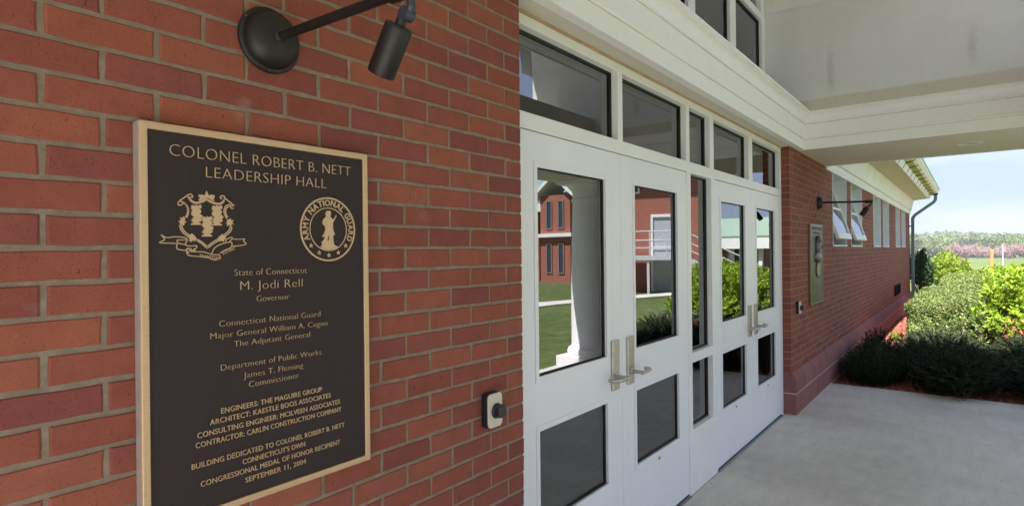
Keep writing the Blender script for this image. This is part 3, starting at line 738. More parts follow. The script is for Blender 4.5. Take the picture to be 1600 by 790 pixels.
lamp(-1.055, 'large black arm lamp on the near brick wall above the nearer plaque')
lamp(5.70, 'small black arm lamp side-on in front of the two open windows')

# ------------------------------------------------------------------ door buttons
def bell(x, z, label):
    r_ = root('door_button', label, 'button', 'door buttons beside the entrance')
    def rr(w, h, r0, n=6):
        p_ = []
        for cx, cy, a0 in ((w/2-r0, h/2-r0, 0), (-w/2+r0, h/2-r0, 90), (-w/2+r0, -h/2+r0, 180), (w/2-r0, -h/2+r0, 270)):
            for k in range(n+1): a = rad(a0+90*k/n); p_.append((cx+r0*math.cos(a), cy+r0*math.sin(a)))
        return p_
    fn = lambda a, b, d: (x+a, -d, z+b)
    MB().poly(rr(.080, .124, .014), -.001, .026, fn).build('box', m_blackpl, r_, bevel=.002)
    MB().poly(rr(.078, .122, .016), .0262, .034, fn).build('face_plate', m_cream, r_, bevel=.0025)
    mb = MB().lathe((x+.003, -.034, z-.002), (0,-1,0), [(0,.027),(.004,.028),(.006,.0245),(.009,.023)], 32); mb.build('bezel', m_blackpl, r_, smooth=True)
    h = MB().poly([(-.020+.003, -.018), (.003-.010, -.0235), (.013, -.0235), (.024, -.014), (.024, .012), (.014, .0225), (-.010, .0225), (-.019, .014)], .043, .066, fn); h.build('push_cap', m_blackpl, r_, bevel=.004)
    for dz in (-.052, .052): MB().cyl((x, -.034, z+dz), (x, -.0352, z+dz), .0028, n=12).build('screw', m_screw, r_)
    return rebase(r_, (x, 0, z))
bell(-.213, -.587, 'large cream and black door button on the near brick wall beside the left doors')
bell(4.60, -.600, 'small cream and black door button on the far pier below the farther plaque')

# ------------------------------------------------------------------ bronze plaques
m, n, l, p = M('plaque_dark_ground')
x = noise(n, l, 420, 4, .7); r = ramp(n, [(.3, (.019,.012,.013)), (.7, (.040,.027,.028))]); l.new(x.outputs['Fac'], r.inputs['Fac']); l.new(r.outputs['Color'], p.inputs['Base Color'])
p.inputs['Roughness'].default_value = .62; p.inputs['Specular IOR Level'].default_value = .3; bump(n, l, p, x.outputs['Fac'], .55, .0012); m_pground = m
m, n, l, p = M('brushed_bronze')
x = noise(n, l, 30, 5, .6, sc=(1, 1, 14)); r = ramp(n, [(.3, (.57,.385,.235)), (.7, (.66,.455,.29))]); l.new(x.outputs['Fac'], r.inputs['Fac']); l.new(r.outputs['Color'], p.inputs['Base Color'])
p.inputs['Metallic'].default_value = .65; p.inputs['Roughness'].default_value = .48; bump(n, l, p, x.outputs['Fac'], .08, .0008); m_bronze = m
m_edge = plain('bronze_edge', (.50,.45,.42), .5, metal=.5, var=.1, nscale=30)
_tc = {}
def text_geo(txt, offset=0.0):
    """glyph outlines of the built-in face as flat geometry, unit size, extruded later"""
    key = (txt, offset)
    if key in _tc: return _tc[key]
    cu = bpy.data.curves.new('t', 'FONT'); cu.body = txt; cu.size = 1.0; cu.extrude = .02; cu.offset = offset; cu.resolution_u = 3; cu.space_character = 1.04
    o = bpy.data.objects.new('t', cu); COL.objects.link(o)
    bpy.context.view_layer.update()
    dg = bpy.context.evaluated_depsgraph_get(); me = o.evaluated_get(dg).to_mesh()
    v = [tuple(q.co) for q in me.vertices]; f = [tuple(q.vertices) for q in me.polygons]
    o.evaluated_get(dg).to_mesh_clear(); bpy.data.objects.remove(o); bpy.data.curves.remove(cu)
    _tc[key] = (v, f); return v, f
PX, PZ, PY = -1.068, -.170, -.0265                    # plaque centre, face of its dark ground
pq = root('bronze_plaque', 'near dark bronze dedication plaque with gold lettering, state crest and round guard seal', 'plaque')
PW_, PH_ = .590, .876
MB().box(PX-PW_/2+.004, PX+PW_/2-.004, PY+.0005, -.0006, PZ-PH_/2+.004, PZ+PH_/2-.004).build('ground_plate', m_pground, pq)
pb = plate([PX-PW_/2, PX+PW_/2], [PZ-PH_/2, PZ+PH_/2], [(PX-PW_/2+.0165, PX+PW_/2-.0165, PZ-PH_/2+.0165, PZ+PH_/2-.0165)], -.0305, -.0008); pb.build('border', m_bronze, pq, bevel=.0022)
MB().box(PX-PW_/2-.0012, PX-PW_/2-.0001, -.027, -.001, PZ-PH_/2+.003, PZ+PH_/2-.003).build('edge_strip', m_edge, pq)
LINES = [('COLONEL ROBERT B. NETT', .236*2, .2003, .0250, -.024, -1.067), ('LEADERSHIP HALL', .316, .1598, .0240, -.024, -1.068),
 ('State of Connecticut', .191, -.066, .0150, -.024, -1.067), ('M. Jodi Rell', .164, -.1005, .0205, -.024, -1.067), ('Governor', .086, -.1305, .0140, -.024, -1.066),
 ('Connecticut National Guard', .267, -.1825, .0140, -.024, -1.066), ('Major General William A. Cugno', .310, -.2085, .0135, -.024, -1.065), ('The Adjutant General', .201, -.233, .0135, -.024, -1.065),
 ('Department of Public Works', .266, -.284, .0135, -.024, -1.064), ('James T. Fleming', .158, -.3105, .0135, -.024, -1.064), ('Commissioner', .133, -.3345, .0140, -.024, -1.064),
 ('ENGINEERS: THE MAGUIRE GROUP', .267, -.3825, .0120, -.004, -1.064), ('ARCHITECT: KAESTLE BOOS ASSOCIATES', .320, -.4035, .0120, -.004, -1.063),
 ('CONSULTING ENGINEER: MCILVEEN ASSOCIATES', .377, -.4265, .0120, -.004, -1.0625), ('CONTRACTOR: CARLIN CONSTRUCTION COMPANY', .385, -.448, .0120, -.004, -1.0625),
 ('BUILDING DEDICATED TO COLONEL ROBERT B. NETT', .404, -.493, .0120, -.004, -1.062), ("CONNECTICUT'S OWN", .166, -.5145, .0120, -.004, -1.065),
 ('CONGRESSIONAL MEDAL OF HONOR RECIPIENT', .370, -.537, .0120, -.004, -1.060), ('SEPTEMBER 11, 2004', .162, -.5595, .0120, -.004, -1.061)]
for txt, wd, zb, h, off, xc in LINES:
    v, f = text_geo(txt, off)
    x0 = min(a[0] for a in v); x1 = max(a[0] for a in v)
    hc, _ = text_geo('H', off); ch = max(a[1] for a in hc)
    sx = wd/(x1-x0); sz = h/ch
    vv_ = [(xc+(a-(x0+x1)/2)*sx, PY-.0009-(.0016 if c > 0 else -.0010), zb+b*sz) for a, b, c in v]
    o = MB().add(vv_, f).build('lettering', m_bronze, pq)
def P2(mm): return [(PX+a/1000, PZ+b/1000) for a, b in mm]
fnp = lambda a, b, d: (a, PY-d, b)
def smooth_line(pts, k=4):
    out = []
    n_ = len(pts)
    for i in range(n_-1):
        p0 = pts[max(0,i-1)]; p1 = pts[i]; p2 = pts[i+1]; p3 = pts[min(n_-1,i+2)]
        for j in range(k):
            t = j/k; out.append(tuple(.5*((2*p1[c])+(-p0[c]+p2[c])*t+(2*p0[c]-5*p1[c]+4*p2[c]-p3[c])*t*t+(-p0[c]+3*p1[c]-3*p2[c]+p3[c])*t**3) for c in (0,1)))
    return out+[pts[-1]]
def ribbon(mb, pts, w, d=.0016):
    pts = smooth_line(pts); n_ = len(pts); L_ = []; R_ = []
    for i in range(n_):
        a = pts[max(0,i-1)]; b = pts[min(n_-1,i+1)]; dx, dz = b[0]-a[0], b[1]-a[1]; q = math.hypot(dx, dz) or 1
        nx__, nz__ = -dz/q*w/2, dx/q*w/2; L_.append((pts[i][0]+nx__, pts[i][1]+nz__)); R_.append((pts[i][0]-nx__, pts[i][1]-nz__))
    v = [fnp(a, b, -.0006) for a, b in L_+R_] + [fnp(a, b, d) for a, b in L_+R_]; N2 = 2*n_
    f = []
    for i in range(n_-1):
        f += [(N2+i, N2+i+1, N2+n_+i+1, N2+n_+i), (i, i+1, N2+i+1, N2+i), (n_+i, N2+n_+i, N2+n_+i+1, n_+i+1)]
    mb.add(v, f)
DRAW = {
'soldier':[(157.5,268.0),(162.9,270.2),(168.6,269.7),(171.8,266.0),(171.1,259.6),(169.1,255.4),(174.1,250.1),(178.6,246.2),(187.8,259.6),(189.4,256.9),(180.5,242.7),(177.2,237.8),(177.6,219.9),(183.3,206.3),(177.4,202.8),(177.9,192.4),(179.7,180.0),(185.2,175.8),(193.9,172.5),(183.4,167.0),(164.1,164.3),(145.2,167.0),(137.5,173.5),(143.8,177.1),(141.7,185.2),(148.0,190.7),(151.9,197.5),(149.4,200.2),(145.0,198.0),(144.4,201.5),(149.5,208.4),(153.7,219.4),(153.2,227.5),(146.0,232.7),(144.9,240.8),(150.0,249.2),(155.7,253.5),(154.6,263.0)],
'gap':[(158.7,190.8),(163.3,203.2),(165.2,200.5),(161.9,188.1)],
'frame1':[(-218.9,267.8),(-216.8,263.3),(-211.3,264.8),(-205.8,268.6),(-201.0,263.1),(-198.2,255.1),(-199.8,244.4),(-203.9,237.3)],
'frame1b':[(-218.9,269.0),(-214.5,271.6),(-206.9,270.2),(-200.3,264.3),(-196.6,255.1),(-197.6,244.6),(-201.2,236.2)],
'topL':[(-216.7,272.6),(-206.8,279.5),(-196.7,287.9),(-192.2,289.4),(-188.2,286.1),(-188.9,282.1),(-193.4,282.7)],
'topL2':[(-197.2,285.5),(-192.4,277.6),(-184.5,272.2),(-175.4,272.8),(-165.0,277.0),(-158.0,282.3)],
'topL3':[(-197.9,284.3),(-192.8,275.3),(-184.5,269.7),(-174.7,270.2),(-163.9,274.7),(-157.5,279.4)],
'topR2':[(-158.0,282.3),(-148.6,276.9),(-136.8,272.8),(-125.9,273.4),(-118.5,280.0),(-115.3,285.6),(-118.4,290.3),(-124.5,289.9),(-125.8,284.9),(-121.7,284.2)],
'topR3':[(-157.5,279.4),(-148.6,274.2),(-136.8,270.1),(-125.2,271.0),(-116.8,278.1)],
'topR':[(-115.3,285.6),(-107.5,279.5),(-100.0,275.0)],
'R1':[(-94.7,262.9),(-100.2,262.6),(-102.6,267.4),(-94.6,269.1),(-97.1,271.9),(-105.1,271.5),(-113.8,266.8),(-118.0,256.7),(-116.4,247.0),(-111.6,238.6)],
'R1b':[(-102.6,267.4),(-108.8,265.8),(-113.9,257.7),(-113.2,248.4),(-109.1,241.2)],
'Ldn':[(-215.1,220.6),(-213.4,211.4),(-207.6,202.2),(-198.8,195.4),(-191.0,190.8)],
'Ldn2':[(-211.6,220.7),(-209.7,212.7),(-204.2,204.7),(-196.5,199.0)],
'Rdn':[(-100.6,220.5),(-101.2,211.8),(-108.3,203.0),(-117.0,196.7)],
'Rdn2':[(-104.4,220.4),(-105.2,213.7),(-111.2,206.1),(-119.4,199.6)],
'bot':[(-179.7,186.3),(-168.3,179.2),(-156.8,169.7),(-144.9,178.2),(-130.5,186.8)],
'bot2':[(-177.4,188.2),(-167.1,182.1),(-156.8,174.0),(-146.1,181.8),(-134.1,189.1)],
'ribL':[(-201.1,190.7),(-211.0,193.4),(-228.3,193.8),(-242.2,192.0),(-253.7,198.0),(-246.4,187.9),(-256.9,181.0),(-239.1,180.0),(-222.0,179.4)],
'ribL2':[(-201.1,190.7),(-200.4,186.1),(-205.6,177.8),(-217.6,180.1),(-220.9,183.5),(-219.8,187.0),(-207.7,187.1),(-200.4,187.9)],
'ribL3':[(-220.9,180.1),(-222.1,169.7),(-217.8,166.2),(-201.3,163.9)],
'ribL4':[(-205.6,177.2),(-195.7,173.9),(-181.0,174.9),(-181.0,169.7),(-189.0,164.5),(-199.1,168.5),(-201.3,162.7),(-199.2,154.5),(-191.4,152.1),(-173.2,150.3),(-157.0,148.2),(-140.5,141.9),(-132.1,145.4),(-128.4,153.9)],
'ribL5':[(-195.7,164.6),(-180.0,161.4),(-163.9,160.2),(-147.5,155.3),(-128.4,153.9)],
'ribR':[(-147.5,155.3),(-140.3,169.7),(-125.7,178.3),(-103.5,183.3),(-99.9,177.2),(-103.7,169.7),(-116.1,164.8),(-128.4,157.5)],
'ribR2':[(-114.7,182.0),(-113.4,189.4),(-100.9,194.5),(-99.7,190.8),(-106.0,184.5)],
'ribR3':[(-101.0,190.8),(-83.3,190.2),(-69.2,191.1),(-71.8,186.1),(-65.9,178.6),(-86.0,174.7),(-101.1,173.4)],
'crown':[(-174.1,289.5),(-167.2,290.0),(-161.4,288.0),(-159.7,293.6),(-157.3,299.6),(-154.6,294.0),(-153.2,288.6),(-147.3,291.4),(-140.2,290.7),(-139.0,286.0),(-142.6,283.3),(-139.6,277.4),(-146.2,278.2),(-150.9,282.2),(-157.5,284.2),(-165.0,279.4),(-171.9,275.4),(-175.3,277.6),(-171.9,282.5),(-175.3,285.9)],
'leafL':[(-218.3,227.5),(-213.2,231.1),(-214.9,236.8),(-209.4,235.9),(-207.2,239.5),(-203.9,233.8),(-206.2,230.2),(-201.3,226.9),(-205.8,224.4),(-206.7,219.0),(-211.8,221.2),(-215.1,220.2),(-214.6,224.1)],
'leafR':[(-95.1,224.4),(-100.6,226.7),(-101.9,219.2),(-106.1,223.5),(-111.8,220.1),(-110.5,225.8),(-114.2,228.7),(-110.0,231.3),(-112.4,236.6),(-105.9,235.9),(-102.9,239.4),(-101.7,234.5),(-95.0,235.5),(-99.3,230.4)],
'leafBL':[(-198.8,197.8),(-193.1,199.7),(-189.8,202.1),(-186.4,198.4),(-183.0,195.7),(-181.5,191.4),(-176.3,189.1),(-182.4,187.4),(-184.3,183.9),(-187.7,187.4),(-192.2,182.6),(-194.4,186.1),(-196.0,183.8),(-195.5,190.8)],
'leafBR':[(-114.5,196.7),(-119.4,199.1),(-123.0,202.7),(-126.0,198.5),(-130.4,196.5),(-132.3,191.6),(-137.7,189.1),(-131.7,188.0),(-128.1,184.3),(-124.4,188.0),(-120.8,183.2),(-118.8,188.1),(-115.8,190.6)],
'vine1':[(-191.8,220.9),(-191.8,223.7),(-186.1,225.8),(-189.5,228.5),(-192.2,231.9),(-187.9,233.2),(-189.4,236.7),(-184.9,238.1),(-188.2,241.4),(-191.6,244.8),(-190.8,250.7),(-187.6,254.4),(-191.4,256.1),(-190.2,264.9),(-185.7,265.8),(-183.5,262.9),(-180.0,267.1),(-177.1,264.0),(-172.0,267.1),(-168.6,264.9),(-169.8,258.9),(-174.4,257.0),(-169.4,254.1),(-171.1,247.7),(-173.4,245.7),(-167.7,243.5),(-166.5,238.8),(-171.2,236.2),(-167.8,232.8),(-171.3,229.1),(-175.9,227.8),(-172.5,225.5),(-169.7,223.9),(-169.7,221.6)],
'vine2':[(-146.4,220.8),(-146.3,223.7),(-140.4,225.8),(-143.9,228.6),(-146.7,232.2),(-142.2,233.5),(-143.8,237.1),(-139.0,238.5),(-142.6,242.0),(-146.1,245.4),(-145.3,251.5),(-142.0,255.3),(-146.0,257.0),(-144.7,266.0),(-139.9,267.0),(-137.6,264.0),(-133.9,268.3),(-130.8,265.1),(-125.5,268.3),(-121.9,266.1),(-123.1,259.9),(-128.0,257.9),(-122.7,255.0),(-124.5,248.4),(-126.9,246.3),(-120.9,244.1),(-119.7,239.3),(-124.6,236.6),(-121.0,233.1),(-124.7,229.3),(-129.5,227.9),(-125.9,225.6),(-123.0,224.0),(-123.1,221.5)],
'vine3':[(-168.6,195.4),(-168.6,198.3),(-162.8,200.3),(-166.2,203.1),(-169.0,206.6),(-164.6,207.9),(-166.2,211.4),(-161.5,212.7),(-164.9,216.2),(-168.4,219.7),(-167.6,225.7),(-164.3,229.4),(-168.2,231.1),(-167.0,240.0),(-162.4,240.9),(-160.1,237.9),(-156.5,242.1),(-153.5,238.9),(-148.3,242.0),(-144.7,239.7),(-146.0,233.6),(-150.7,231.8),(-145.6,228.8),(-147.3,222.2),(-149.7,220.2),(-143.8,218.0),(-142.6,213.2),(-147.4,210.7),(-143.9,207.1),(-147.5,203.5),(-152.2,202.2),(-148.7,199.8),(-145.9,198.2),(-145.9,195.8)],

}
cr_ = MB()
for k, pts in DRAW.items():
    if k in ('soldier', 'gap'): continue
    if k[:4] in ('crow', 'leaf', 'vine'): cr_.poly(P2(pts), -.0006, .0022, fnp)
    else: ribbon(cr_, P2(pts), .0021 if k[:3] == 'rib' else .0024)
cr_.build('crest', m_bronze, pq)
# motto letters on the ribbon
mb = MB()
for txt, x_, z_, w_, rot_ in (('QUI', -.193, .165, .020, -.08), ('TRANSTULIT', -.150, .149, .050, -.14), ('SUSTINET', -.108, .163, .033, .42)):
    v, f = text_geo(txt); x0 = min(a[0] for a in v); x1 = max(a[0] for a in v); s_ = w_/(x1-x0)
    mb.add([(PX+x_+((a-(x0+x1)/2)*s_*math.cos(rot_)-(b-.35)*s_*1.25*math.sin(rot_)), PY-.0006-(.0012 if c > 0 else -.0008), PZ+z_+((a-(x0+x1)/2)*s_*math.sin(rot_)+(b-.35)*s_*1.25*math.cos(rot_))) for a, b, c in v], f)
mb.build('motto', m_bronze, pq)
# round seal
SXC, SZC = -.9035, .0500
seal = MB()
def ring2(r0, r1, d0, d1, n=72):
    v = []; f = []
    for i in range(n):
        a = 2*math.pi*i/n
        for r_, d in ((r0, d0), (r0, d1), (r1, d1), (r1, d0)): v.append(fnp(SXC+r_*math.cos(a), SZC+r_*math.sin(a), d))
    for i in range(n):
        a = i*4; b = ((i+1) % n)*4
        for k in range(3): f.append((a+k, b+k, b+k+1, a+k+1))
    seal.add(v, f)
ring2(.0818, .0862, -.0006, .0018); ring2(.0562, .0585, -.0006, .0018)
seal.build('seal_ring', m_bronze, pq)
mb = MB()
TX = 'ARMY NATIONAL GUARD'; angs = []
wds = []
for ch in TX:
    if ch == ' ': wds.append(.42); continue
    v, f = text_geo(ch, .02); wds.append(max(a[0] for a in v)-min(a[0] for a in v)+.13)
tot = sum(wds); A0, A1 = rad(207), rad(-27); cur = A0
for ch, w_ in zip(TX, wds):
    step = (A0-A1)*w_/tot; am = cur-step/2; cur -= step
    if ch == ' ': continue
    v, f = text_geo(ch, .02); x0 = min(a[0] for a in v); x1 = max(a[0] for a in v); s_ = .0158/.70; R_ = .0635
    th = am-math.pi/2
    sxx = min(1.15, (step*.070*.86)/((x1-x0)*s_))
    mb.add([(SXC+R_*math.cos(am)+((a-(x0+x1)/2)*s_*sxx*math.cos(th)-b*s_*math.sin(th)), PY-.0008-(.0014 if c > 0 else -.0009), SZC+R_*math.sin(am)+((a-(x0+x1)/2)*s_*sxx*math.sin(th)+b*s_*math.cos(th))) for a, b, c in v], f)
mb.build('seal_lettering', m_bronze, pq)
for k in range(5):
    a = rad(-90+(k-2)*25.5); c = (SXC+.0700*math.cos(a), SZC+.0700*math.sin(a))
    pts = [(c[0]+(.0070 if i % 2 == 0 else .0030)*math.cos(rad(90+36*i)), c[1]+(.0070 if i % 2 == 0 else .0030)*math.sin(rad(90+36*i))) for i in range(10)]
    MB().poly(pts, -.0006, .0018, fnp).build('star', m_bronze, pq)
MB().poly(P2(DRAW['soldier']), -.0006, .0026, fnp).build('soldier_figure', m_bronze, pq)
MB().poly(P2(DRAW['gap']), .0027, .0029, fnp).build('soldier_gap', m_pground, pq)
rebase(pq, (PX, 0, PZ))

# the farther plaque: portrait relief, unreadable from here
p2 = root('bronze_plaque', 'farther tarnished bronze plaque with a portrait in relief, on the far brick pier', 'plaque')
X2, Z2, W2, H2 = 5.485, -.180, .66, .885
m_tarn = plain('tarnished_bronze', (.075,.072,.062), .45, metal=.6, var=.3, nscale=9, bmp=.3, bscale=200)
m_tarn2 = plain('grey_bronze_relief', (.13,.12,.12), .4, metal=.6, var=.25, nscale=20)
m_hi = plain('worn_gold_bronze', (.21,.18,.135), .42, metal=.6, var=.15)
MB().box(X2-W2/2+.004, X2+W2/2-.004, -.022, -.0006, Z2-H2/2+.004, Z2+H2/2-.004).build('ground_plate', m_tarn, p2)
plate([X2-W2/2, X2+W2/2], [Z2-H2/2, Z2+H2/2], [(X2-W2/2+.018, X2+W2/2-.018, Z2-H2/2+.018, Z2+H2/2-.018)], -.026, -.0008).build('border', m_hi, p2, bevel=.003)
b_ = MB().ball((X2+.03, -.028, Z2+.20), .105, 24, (.80, .34, 1.18)).ball((X2+.03, -.022, Z2+.075), .16, 24, (1.0, .26, .42)).ball((X2+.055, -.062, Z2+.195), .020, 12, (.7, .9, 1.3)).ball((X2+.035, -.040, Z2+.27), .085, 20, (.95, .40, .5)).ball((X2+.055, -.052, Z2+.155), .022, 12, (1.2,.5,.4))
b_.build('portrait_relief', m_tarn2, p2, smooth=True)
MB().poly([(-.10,0),(-.07,.05),(0,.07),(.07,.05),(.10,0),(.08,-.06),(.0,-.10),(-.08,-.06)], .021, .036, lambda a, b, d: (X2+.03+a, -d, Z2-.055+b)).build('shield_relief', m_hi, p2, bevel=.006)
R_ = random.Random(3)
for k, (z, w_, h_) in enumerate([(.385, .46, .026), (.335, .34, .024)] + [(-.175-.022*i, .50-.06*(i % 3), .009) for i in range(11)]):
    x = -w_/2; mb = MB()
    while x < w_/2:
        a = R_.uniform(.012, .03) if k > 1 else .020
        mb.box(X2+x, X2+x+a*.72, -.0245, -.0215, Z2+z, Z2+z+h_); x += a+(.008 if R_.random() < .2 else .002)
    mb.build('worn_lettering', m_hi if k > 1 else m_dark, p2)
rebase(p2, (X2, 0, Z2))

# ------------------------------------------------------------------ plants
def leaf_mat(name, lo, hi, dry=None, trans=.35, rough=.5):
    m, n, l, p = M(name); g = n.new('ShaderNodeNewGeometry')
    r = ramp(n, [(0, lo), (.55, tuple((a+b)/2 for a, b in zip(lo, hi))), (1, hi)] + ([] if not dry else []))
    l.new(g.outputs['Random Per Island'], r.inputs['Fac']); c = r.outputs['Color']
    x = noise(n, l, 3.5, 4, .6); r2 = ramp(n, [(.3, (.72,.75,.72)), (.7, (1.22,1.2,1.15))]); l.new(x.outputs['Fac'], r2.inputs['Fac']); c = mixc(n, l, 1.0, c, r2.outputs['Color'], 'MULTIPLY')
    if dry:
        m2 = n.new('ShaderNodeMath'); m2.operation = 'GREATER_THAN'; m2.inputs[1].default_value = .93
        l.new(g.outputs['Random Per Island'], m2.inputs[0]); c = mixc(n, l, m2.outputs[0], c, dry)
    l.new(c, p.inputs['Base Color']); p.inputs['Roughness'].default_value = rough; p.inputs['Specular IOR Level'].default_value = .3
    tl = n.new('ShaderNodeBsdfTranslucent'); l.new(c, tl.inputs['Color']); mx = n.new('ShaderNodeMixShader'); mx.inputs[0].default_value = trans
    out = n['Material Output']; l.new(p.outputs[0], mx.inputs[1]); l.new(tl.outputs[0], mx.inputs[2]); l.new(mx.outputs[0], out.inputs['Surface'])
    return m
def unit(a): return a/np.maximum(1e-9, np.linalg.norm(a, axis=1))[:, None]
def leaf_quads(P, D, N, ln, wd):
    """diamond leaves: base P, direction D, facing N"""
    T = unit(np.cross(D, N)); n_ = len(P); ln = np.broadcast_to(np.asarray(ln, float).reshape(-1,1), (n_,1)); wd = np.broadcast_to(np.asarray(wd, float).reshape(-1,1), (n_,1))
    N2 = unit(np.cross(T, D))
    V = np.stack([P, P+D*ln*.45+T*wd*.5-N2*ln*.05, P+D*ln, P+D*ln*.45-T*wd*.5-N2*ln*.05], 1).reshape(-1, 3)
    return V
def np_obj(name, V, mat, parent=None, k=4):
    n_ = len(V)//k; me = bpy.data.meshes.new(name)
    me.vertices.add(len(V)); me.vertices.foreach_set('co', np.asarray(V, np.float32).ravel())
    me.loops.add(len(V)); me.loops.foreach_set('vertex_index', np.arange(len(V), dtype=np.int32))
    me.polygons.add(n_); me.polygons.foreach_set('loop_start', np.arange(0, len(V), k, dtype=np.int32)); me.polygons.foreach_set('loop_total', np.full(n_, k, np.int32))
    me.update(calc_edges=True); me.materials.append(mat)
    return link(bpy.data.objects.new(name, me), parent)
m_twig = plain('twig_bark', (.075,.05,.032), .9, var=.3, nscale=20)
def twigs(parent, base, tips, r0=.012, name='branches', mat=None):
    mb = MB()
    for t in tips:
        t = Vector(t); b = Vector(base)+Vector((random.uniform(-.06,.06), random.uniform(-.06,.06), 0)); mid = b.lerp(t, .5)+Vector((random.uniform(-.04,.04), random.uniform(-.04,.04), .03))
        mb.cyl(b, mid, r0, r0*.65, 5, False).cyl(mid, t, r0*.65, r0*.25, 5, False)
    return mb.build(name, mat or m_twig, parent, fix=False)
def rosette_bush(label, c, rad3, nt, per, ln, mat, name='shrub', cat='shrub', group=None, clip=None, lump=.16, seed=1):
    rg = np.random.default_rng(seed); rt = root(name, label, cat, group)
    d = unit(rg.normal(size=(nt, 3))); d[:, 2] = np.abs(d[:, 2])*1.0-.25*rg.random(nt); d = unit(d)
    lumpv = 1+lump*(np.sin(d[:,0]*5+seed)+np.sin(d[:,1]*6+2*seed)+np.sin(d[:,2]*7+3*seed))/2
    rr = (lumpv*(.70+.34*rg.random(nt)**.7))[:, None]
    T = np.array(c)+d*np.array(rad3)*rr
    T = T[T[:,2] > GZ-.02]; d = d[:len(T)]
    d = unit((T-np.array(c))/np.array(rad3)**1.0)
    up = unit(d+np.array([0,0,.55])+.25*rg.normal(size=d.shape))
    n_ = len(T); R_ = np.repeat(T, per, 0); U_ = np.repeat(up, per, 0)
    s_ = rg.random((n_*per, 1)); perp = unit(np.cross(U_, rg.normal(size=U_.shape)))
    D_ = unit(U_*(.15+.9*s_)+perp*(1.05-.5*s_)); P_ = R_-U_*ln*(1.9*(1-s_))+.2*ln*rg.normal(size=R_.shape)
    N_ = unit(U_+.3*rg.normal(size=U_.shape)+np.array([0,0,.3])); sz = ln*(.65+.6*rg.random(n_*per))
    np_obj('foliage', leaf_quads(P_, D_, N_, sz, sz*.55), mat, rt)
    tips = T[rg.choice(len(T), min(70, len(T)), False)]; base = (c[0], c[1], GZ-.05)
    twigs(rt, base, tips); rebase(rt, base); return rt
def clipped_hedge(label, x0, x1, y0, y1, ztop, dens, ln, mat, seed=1, round_=.16):
    rg = np.random.default_rng(seed); rt = root('hedge', label, 'hedge')
    zb = GZ+.08; Lx, Ly, Lz = x1-x0, y1-y0, ztop-zb; A = [Lx*Ly, Lx*Lz, Lx*Lz, Ly*Lz, Ly*Lz]; P_ = []; Q = []
    for k, a in enumerate(A):
        n_ = int(a*dens); u = rg.random(n_); w = rg.random(n_)
        if k == 0: p_ = np.c_[x0+u*Lx, y0+w*Ly, np.full(n_, ztop)]; q = [0,0,1]
        if k == 1: p_ = np.c_[x0+u*Lx, np.full(n_, y0), zb+w*Lz]; q = [0,-1,0]
        if k == 2: p_ = np.c_[x0+u*Lx, np.full(n_, y1), zb+w*Lz]; q = [0,1,0]
        if k == 3: p_ = np.c_[np.full(n_, x0), y0+u*Ly, zb+w*Lz]; q = [-1,0,0]
        if k == 4: p_ = np.c_[np.full(n_, x1), y0+u*Ly, zb+w*Lz]; q = [1,0,0]
        P_.append(p_); Q.append(np.tile(q, (n_, 1)))
    P_ = np.concatenate(P_); Q = np.concatenate(Q).astype(float)
    # round the edges: pull to a rounded box
    C = np.array([(x0+x1)/2, (y0+y1)/2, (zb+ztop)/2]); H = np.array([Lx/2, Ly/2, Lz/2]); q_ = P_-C; r0 = round_
    inner = np.clip(q_, -(H-r0), H-r0); dlt = q_-inner; nrm = unit(dlt+1e-9); P_ = C+inner+nrm*r0; Nn = nrm
    hum = .035*(np.sin(P_[:,0]*3.1+seed)+np.sin(P_[:,1]*4.3+1)+np.sin(P_[:,0]*7+P_[:,1]*5+P_[:,2]*6))
    P_ = P_+Nn*(hum[:,None]-.075*(rg.random(len(P_))**2.2)[:,None]+.03*(rg.random(len(P_))[:,None]**6))
    D_ = unit(Nn*.7+unit(rg.normal(size=P_.shape))*.85); N_ = unit(Nn+.6*rg.normal(size=P_.shape)); sz = ln*(.6+.7*rg.random(len(P_)))
    np_obj('foliage', leaf_quads(P_-D_*sz[:,None]*.5, D_, N_, sz, sz*.6), mat, rt)
    tips = [(rg.uniform(x0+.1, x1-.1), rg.uniform(y0+.1, y1-.1), ztop-.12) for _ in range(int(14*Lx))]
    mb = MB()
    for t in tips:
        b = Vector((t[0]+rg.uniform(-.12,.12), t[1]*.6+(y0+y1)/2*.4, GZ-.06)); mb.cyl(b, Vector(t), .014, .005, 5, False)
    mb.build('branches', m_twig, rt, fix=False)
    core = MB().box(x0+.16, x1-.16, y0+.16, y1-.16, zb, ztop-.14).build('inner_core', m_twig, rt)  # solid dark box filled in behind the leaves to block see-through
    rebase(rt, ((x0+x1)/2, (y0+y1)/2, GZ-.03)); return rt
